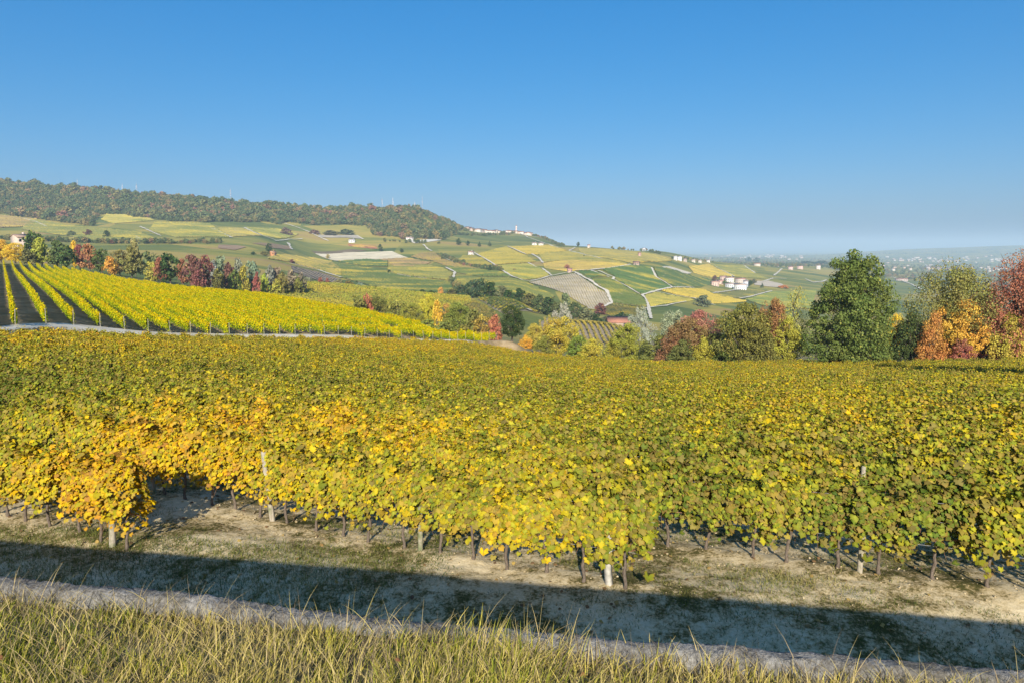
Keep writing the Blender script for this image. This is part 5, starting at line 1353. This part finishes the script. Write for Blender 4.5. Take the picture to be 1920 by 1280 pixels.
def blades(base, length, width, lean_dir, lean, g, segs=4, curl=.6):
    """curved tapering strips; base (n,3)"""
    n = len(base)
    t = np.linspace(0, 1, segs + 1)
    a0 = lean * .35; 
    hx = np.zeros((n, segs + 1)); hz = np.zeros((n, segs + 1))
    for k in range(1, segs + 1):
        ang = a0 + lean * curl * (t[k] ** 1.3) * 1.6
        hx[:, k] = hx[:, k - 1] + np.sin(ang) * length / segs
        hz[:, k] = hz[:, k - 1] + np.cos(ang) * length / segs
    C = base[:, None, :] + np.stack([hx * lean_dir[:, :1], hx * lean_dir[:, 1:2], hz], 2)
    wa = g.uniform(0, math.pi, n)
    wv = np.stack([np.cos(wa), np.sin(wa), np.zeros(n)], 1)
    ww = width[:, None] * (1 - t[None, :] ** 1.6 * .92) * .5
    Lf = C - wv[:, None, :] * ww[:, :, None]; Rt = C + wv[:, None, :] * ww[:, :, None]
    Vv = np.stack([Lf, Rt], 2).reshape(-1, 3)
    k = (segs + 1) * 2
    i = (np.arange(n) * k)[:, None]; j = (np.arange(segs) * 2)[None, :]
    Q = np.stack([i + j, i + j + 1, i + j + 3, i + j + 2], 2).reshape(-1, 4)
    return Vv, Q, k
m = NT('verge_grass'); p = m.pos(); rd = m.attr('rnd')
c = m.ramp(rd, [(.0, (.06, .09, .012)), (.22, (.17, .21, .02)), (.42, (.38, .38, .036)), (.58, (.56, .46, .085)), (.75, (.66, .51, .21)), (.9, (.36, .27, .14)), (1., (.16, .11, .06))])
MAT_GRASS = m.finish(c, .6, None, .25, .25)
g = np.random.default_rng(61)
# tufts
nt = 5200
ts = g.uniform(-4.6, 4.6, nt); td = D_NEAR + .02 - g.random(nt) ** .95 * 1.9
tall = .3 + .6 * fbm(ts * 1.3 + 4, td * 1.3, 3, 33)
tall += .75 * np.exp(-((ts + .15) / .7) ** 2) + .55 * np.clip((ts - 1.0) / .8, 0, 1)
tall -= .45 * np.clip((td - D_NEAR + .45) / .3, 0, 1) * np.clip((-.5 - ts) / .6, 0, 1)
green = .42 + 1.5 * fbm(ts * 1.1, td * 1.4, 3, 35) - .28 * np.exp(-((ts + .1) / .9) ** 2)
per = 22
ti = np.repeat(np.arange(nt), per); n = len(ti)
s_ = ts[ti] + g.normal(0, .035, n); d_ = np.minimum(td[ti] + g.normal(0, .035, n), D_NEAR + .05)
x_, y_ = wp(s_, d_)
base = np.stack([x_, y_, verge_z(s_, d_) - .01], 1)
length = (.075 + .115 * np.clip(tall, 0, 1.5)[ti]) * g.uniform(.45, 1.25, n)
width = g.uniform(.003, .0085, n)
ta = g.normal(.35, 1.1, nt)[ti] + g.normal(0, .8, n)
ld = np.stack([np.cos(ta), np.sin(ta)], 1)
lean = np.abs(g.normal(.42, .42, n)) + .1
dry = g.random(n) < .4 + .5 * np.clip(fbm(ts * 1.1 + 9, td * 1.4, 2, 51), -.6, 1)[ti]
lean = np.where(dry, lean + g.uniform(.1, 1.3, n), lean)
Vv, Q, kk = blades(base, length, width, ld, lean, g, 3)
rv_ = np.clip(.41 + .28 * np.clip(green, -.6, 1.2)[ti] + g.normal(0, .17, n), 0, .66); rv_ = np.where(dry, g.uniform(.55, 1.0, n), rv_)
go = put('verge_grass', mk_mesh('verge_grass', Vv, Q, [MAT_GRASS], {'rnd': np.repeat(rv_, kk)}))
tag(go, 'green and straw coloured grass on the verge along the wall', 'grass', kind='stuff')
# matted straw lying flat
n = 16000
s_ = g.uniform(-4.6, 4.6, n); d_ = D_NEAR + .03 - g.random(n) * 1.9
x_, y_ = wp(s_, d_)
a_ = g.uniform(0, 6.28, n)
Vv, Q, kk = blades(np.stack([x_, y_, verge_z(s_, d_) + g.uniform(0, .05, n)], 1), g.uniform(.08, .24, n), g.uniform(.002, .0045, n), np.stack([np.cos(a_), np.sin(a_)], 1), g.uniform(1.0, 1.5, n), g, 3, .3)
go = put('dead_grass', mk_mesh('dead_grass', Vv, Q, [MAT_GRASS], {'rnd': np.repeat(g.uniform(.62, 1.0, n), kk)}))
tag(go, 'matted dead straw lying among the verge grass', 'grass', kind='stuff')
# tall dry stalks with seed heads
n = 20
s_ = np.concatenate([g.uniform(-3.2, 3.2, 12), g.normal(-.35, .4, 8)]); d_ = D_NEAR - g.random(n) * .35
x_, y_ = wp(s_, d_); a_ = g.normal(.4, .9, n)
Vv, Q, kk = blades(np.stack([x_, y_, verge_z(s_, d_)], 1), g.uniform(.2, .42, n), np.full(n, .0042), np.stack([np.cos(a_), np.sin(a_)], 1), np.abs(g.normal(.2, .2, n)) + .05, g, 5, .8)
go = put('grass_stalks', mk_mesh('grass_stalks', Vv, Q, [MAT_GRASS], {'rnd': np.repeat(g.uniform(.6, .95, n), kk)}))
tag(go, 'tall dry grass stalks standing above the wall cap', 'grass', kind='stuff')

n = 26
s_ = g.normal(-1.6, 1.1, n); d_ = D_NEAR - .1 - g.random(n) * 1.0; x_, y_ = wp(s_, d_)
Vv, Ff = scatter_faces(LT2, LF2, np.stack([x_, y_, verge_z(s_, d_) + g.uniform(.03, .12, n)], 1), np.stack([g.normal(0, .5, n), g.normal(-.3, .5, n), np.ones(n)], 1), g.normal(0, 1, (n, 3)), g.uniform(.018, .036, n))
go = put('blown_leaves', mk_mesh('blown_leaves', Vv, Ff, [NT('blown_leaf').finish((.3, .14, .055), .8, None, .1)])); tag(go, 'few rusty leaves caught in the verge grass', 'leaves', kind='stuff')
# weeds, clods and fallen leaves on the soil below
m = NT('weed_blade'); rd = m.attr('rnd')
MAT_WEED = m.finish(m.ramp(rd, [(0, (.06, .085, .018)), (.4, (.14, .165, .032)), (.65, (.3, .27, .07)), (.85, (.48, .39, .17)), (1, (.26, .17, .09))]), .7, None, .15, .15)
n = 440000
x_ = g.uniform(-13, 13, n); y_ = g.uniform(8.5, 22, n)
dw = x_ * WN[0] + y_ * WN[1]; crow = (x_ * .423 + y_ * .906 - 8.4) / ROWSP; fr = np.abs(crow - np.round(crow)) * ROWSP
dens = .72 + 1.1 * fbm(x_ * .55, y_ * .55, 3, 41) + .45 * fbm(x_ * 2.6, y_ * 2.6, 2, 43)
dens += .45 * np.exp(-((x_ - 4.6) ** 2 / 2.2 + (y_ - 11.6) ** 2 / 1.2)) + .75 * np.clip((-.5 - x_) / 3, 0, 1) * (dw < 12.0) - .25 * np.exp(-((dw - 9.2) / .35) ** 2) - .25 * np.exp(-((dw - 7.6) / .35) ** 2)
dens -= .45 * (fr < .5) * (dw > 11.3)
ok = (np.abs(x_) < .8 * y_ + 1) & (g.random(n) < np.clip(dens - .28, 0, 1) ** 1.3)
x_, y_ = x_[ok], y_[ok]; n = len(x_)
warm = np.exp(-((x_ - 4.6) ** 2 / 2.6 + (y_ - 11.6) ** 2 / 1.6))
a_ = g.uniform(0, 6.28, n)
Vv, Q, kk = blades(np.stack([x_, y_, soil_z(x_, y_) - .01], 1), g.uniform(.025, .085, n) * (1 + .5 * warm + .7 * np.clip((-1 - x_) / 3, 0, 1)), g.uniform(.005, .012, n), np.stack([np.cos(a_), np.sin(a_)], 1), np.abs(g.normal(.6, .35, n)), g, 2, .8)
rw = np.clip(.3 + .35 * warm + .3 * fbm(x_ * .7, y_ * .7, 2, 47) + g.normal(0, .16, n), 0, 1)
go = put('weeds', mk_mesh('weeds', Vv, Q, [MAT_WEED], {'rnd': np.repeat(rw, kk)}))
tag(go, 'short weeds and thin grass on the pale soil', 'weeds', kind='stuff')
print('weeds', n)
ico_v = np.array([(0, 0, 1), (.89, 0, .45), (.28, .85, .45), (-.72, .53, .45), (-.72, -.53, .45), (.28, -.85, .45), (.72, .53, -.45), (-.28, .85, -.45), (-.89, 0, -.45), (-.28, -.85, -.45), (.72, -.53, -.45), (0, 0, -1)])
ico_f = np.array([(0, 1, 2), (0, 2, 3), (0, 3, 4), (0, 4, 5), (0, 5, 1), (1, 6, 2), (2, 7, 3), (3, 8, 4), (4, 9, 5), (5, 10, 1), (2, 6, 7), (3, 7, 8), (4, 8, 9), (5, 9, 10), (1, 10, 6), (11, 7, 6), (11, 8, 7), (11, 9, 8), (11, 10, 9), (11, 6, 10)])
n = 9000
x_ = g.uniform(-13, 13, n); y_ = g.uniform(9, 19, n)
crow = (x_ * .423 + y_ * .906 - 8.4) / ROWSP; fr = np.abs(crow - np.round(crow)) * ROWSP; dw = x_ * WN[0] + y_ * WN[1]
ok = (g.random(n) < np.where((fr < .75) & (dw > 10.8), 1., .25)) & (np.abs(x_) < .8 * y_)
x_, y_ = x_[ok], y_[ok]; n = len(x_)
sz = np.exp(g.normal(math.log(.011), .45, n))
Nn = np.stack([g.normal(0, .3, n), g.normal(0, .3, n), np.ones(n)], 1)
Vv, Ff = scatter_faces(ico_v * np.array([1, .8, .6]), ico_f, np.stack([x_, y_, soil_z(x_, y_) + sz * .2], 1), Nn, g.normal(0, 1, (n, 3)), sz)
Vv += g.normal(0, .004, Vv.shape)
m = NT('clod'); p = m.pos()
MAT_CLOD = m.finish(m.ramp(m.noise(p, 3, 3), [(.3, (.36, .28, .15)), (.6, (.55, .44, .26)), (.8, (.66, .55, .36))]), .95, None, .05)
go = put('soil_clods', mk_mesh('soil_clods', Vv, Ff, [MAT_CLOD])); tag(go, 'crumbled pale clods scattered under the vine rows', 'clods', kind='stuff')
n = 600
x_ = g.uniform(-13, 13, n); y_ = g.uniform(9.5, 18, n)
m = NT('fallen_leaf'); rd = m.attr('rnd')
MAT_FALL = m.finish(m.ramp(rd, [(0, (.13, .075, .04)), (.5, (.26, .15, .06)), (1, (.42, .29, .08))]), .8, None, .1)
Vv, Ff = scatter_faces(LT2, LF2, np.stack([x_, y_, soil_z(x_, y_) + .025], 1), np.stack([g.normal(0, .35, n), g.normal(0, .35, n), np.ones(n)], 1), g.normal(0, 1, (n, 3)), g.uniform(.05, .095, n))
go = put('fallen_leaves', mk_mesh('fallen_leaves', Vv, Ff, [MAT_FALL], {'rnd': np.repeat(g.random(n), len(LT2))})); tag(go, 'dry brown vine leaves fallen on the soil', 'leaves', kind='stuff')

# ------------------------------------------------------------------ haze
zmin = float(ZG.min()) - 5; zmax = max(float(ZG.max()) + 40, 60)
b = MB(); b.box((0, 22000, (zmin + zmax) / 2), (126000, 46000, zmax - zmin))
m = NT('haze_air')
pv = m.n('ShaderNodeVolumePrincipled')
pv.inputs['Color'].default_value = HAZE_COLOR
pv.inputs['Density'].default_value = HAZE_DENSITY
pv.inputs['Density Attribute'].default_value = ''
pv.inputs['Anisotropy'].default_value = 0.0
m.l(pv.outputs[0], m.out.inputs['Volume'])
hz = put('haze', b.mesh('haze', [m.m])); tag(hz, 'pale blue autumn haze over the valley', 'haze', kind='stuff')
print('all done', len(bpy.data.objects))
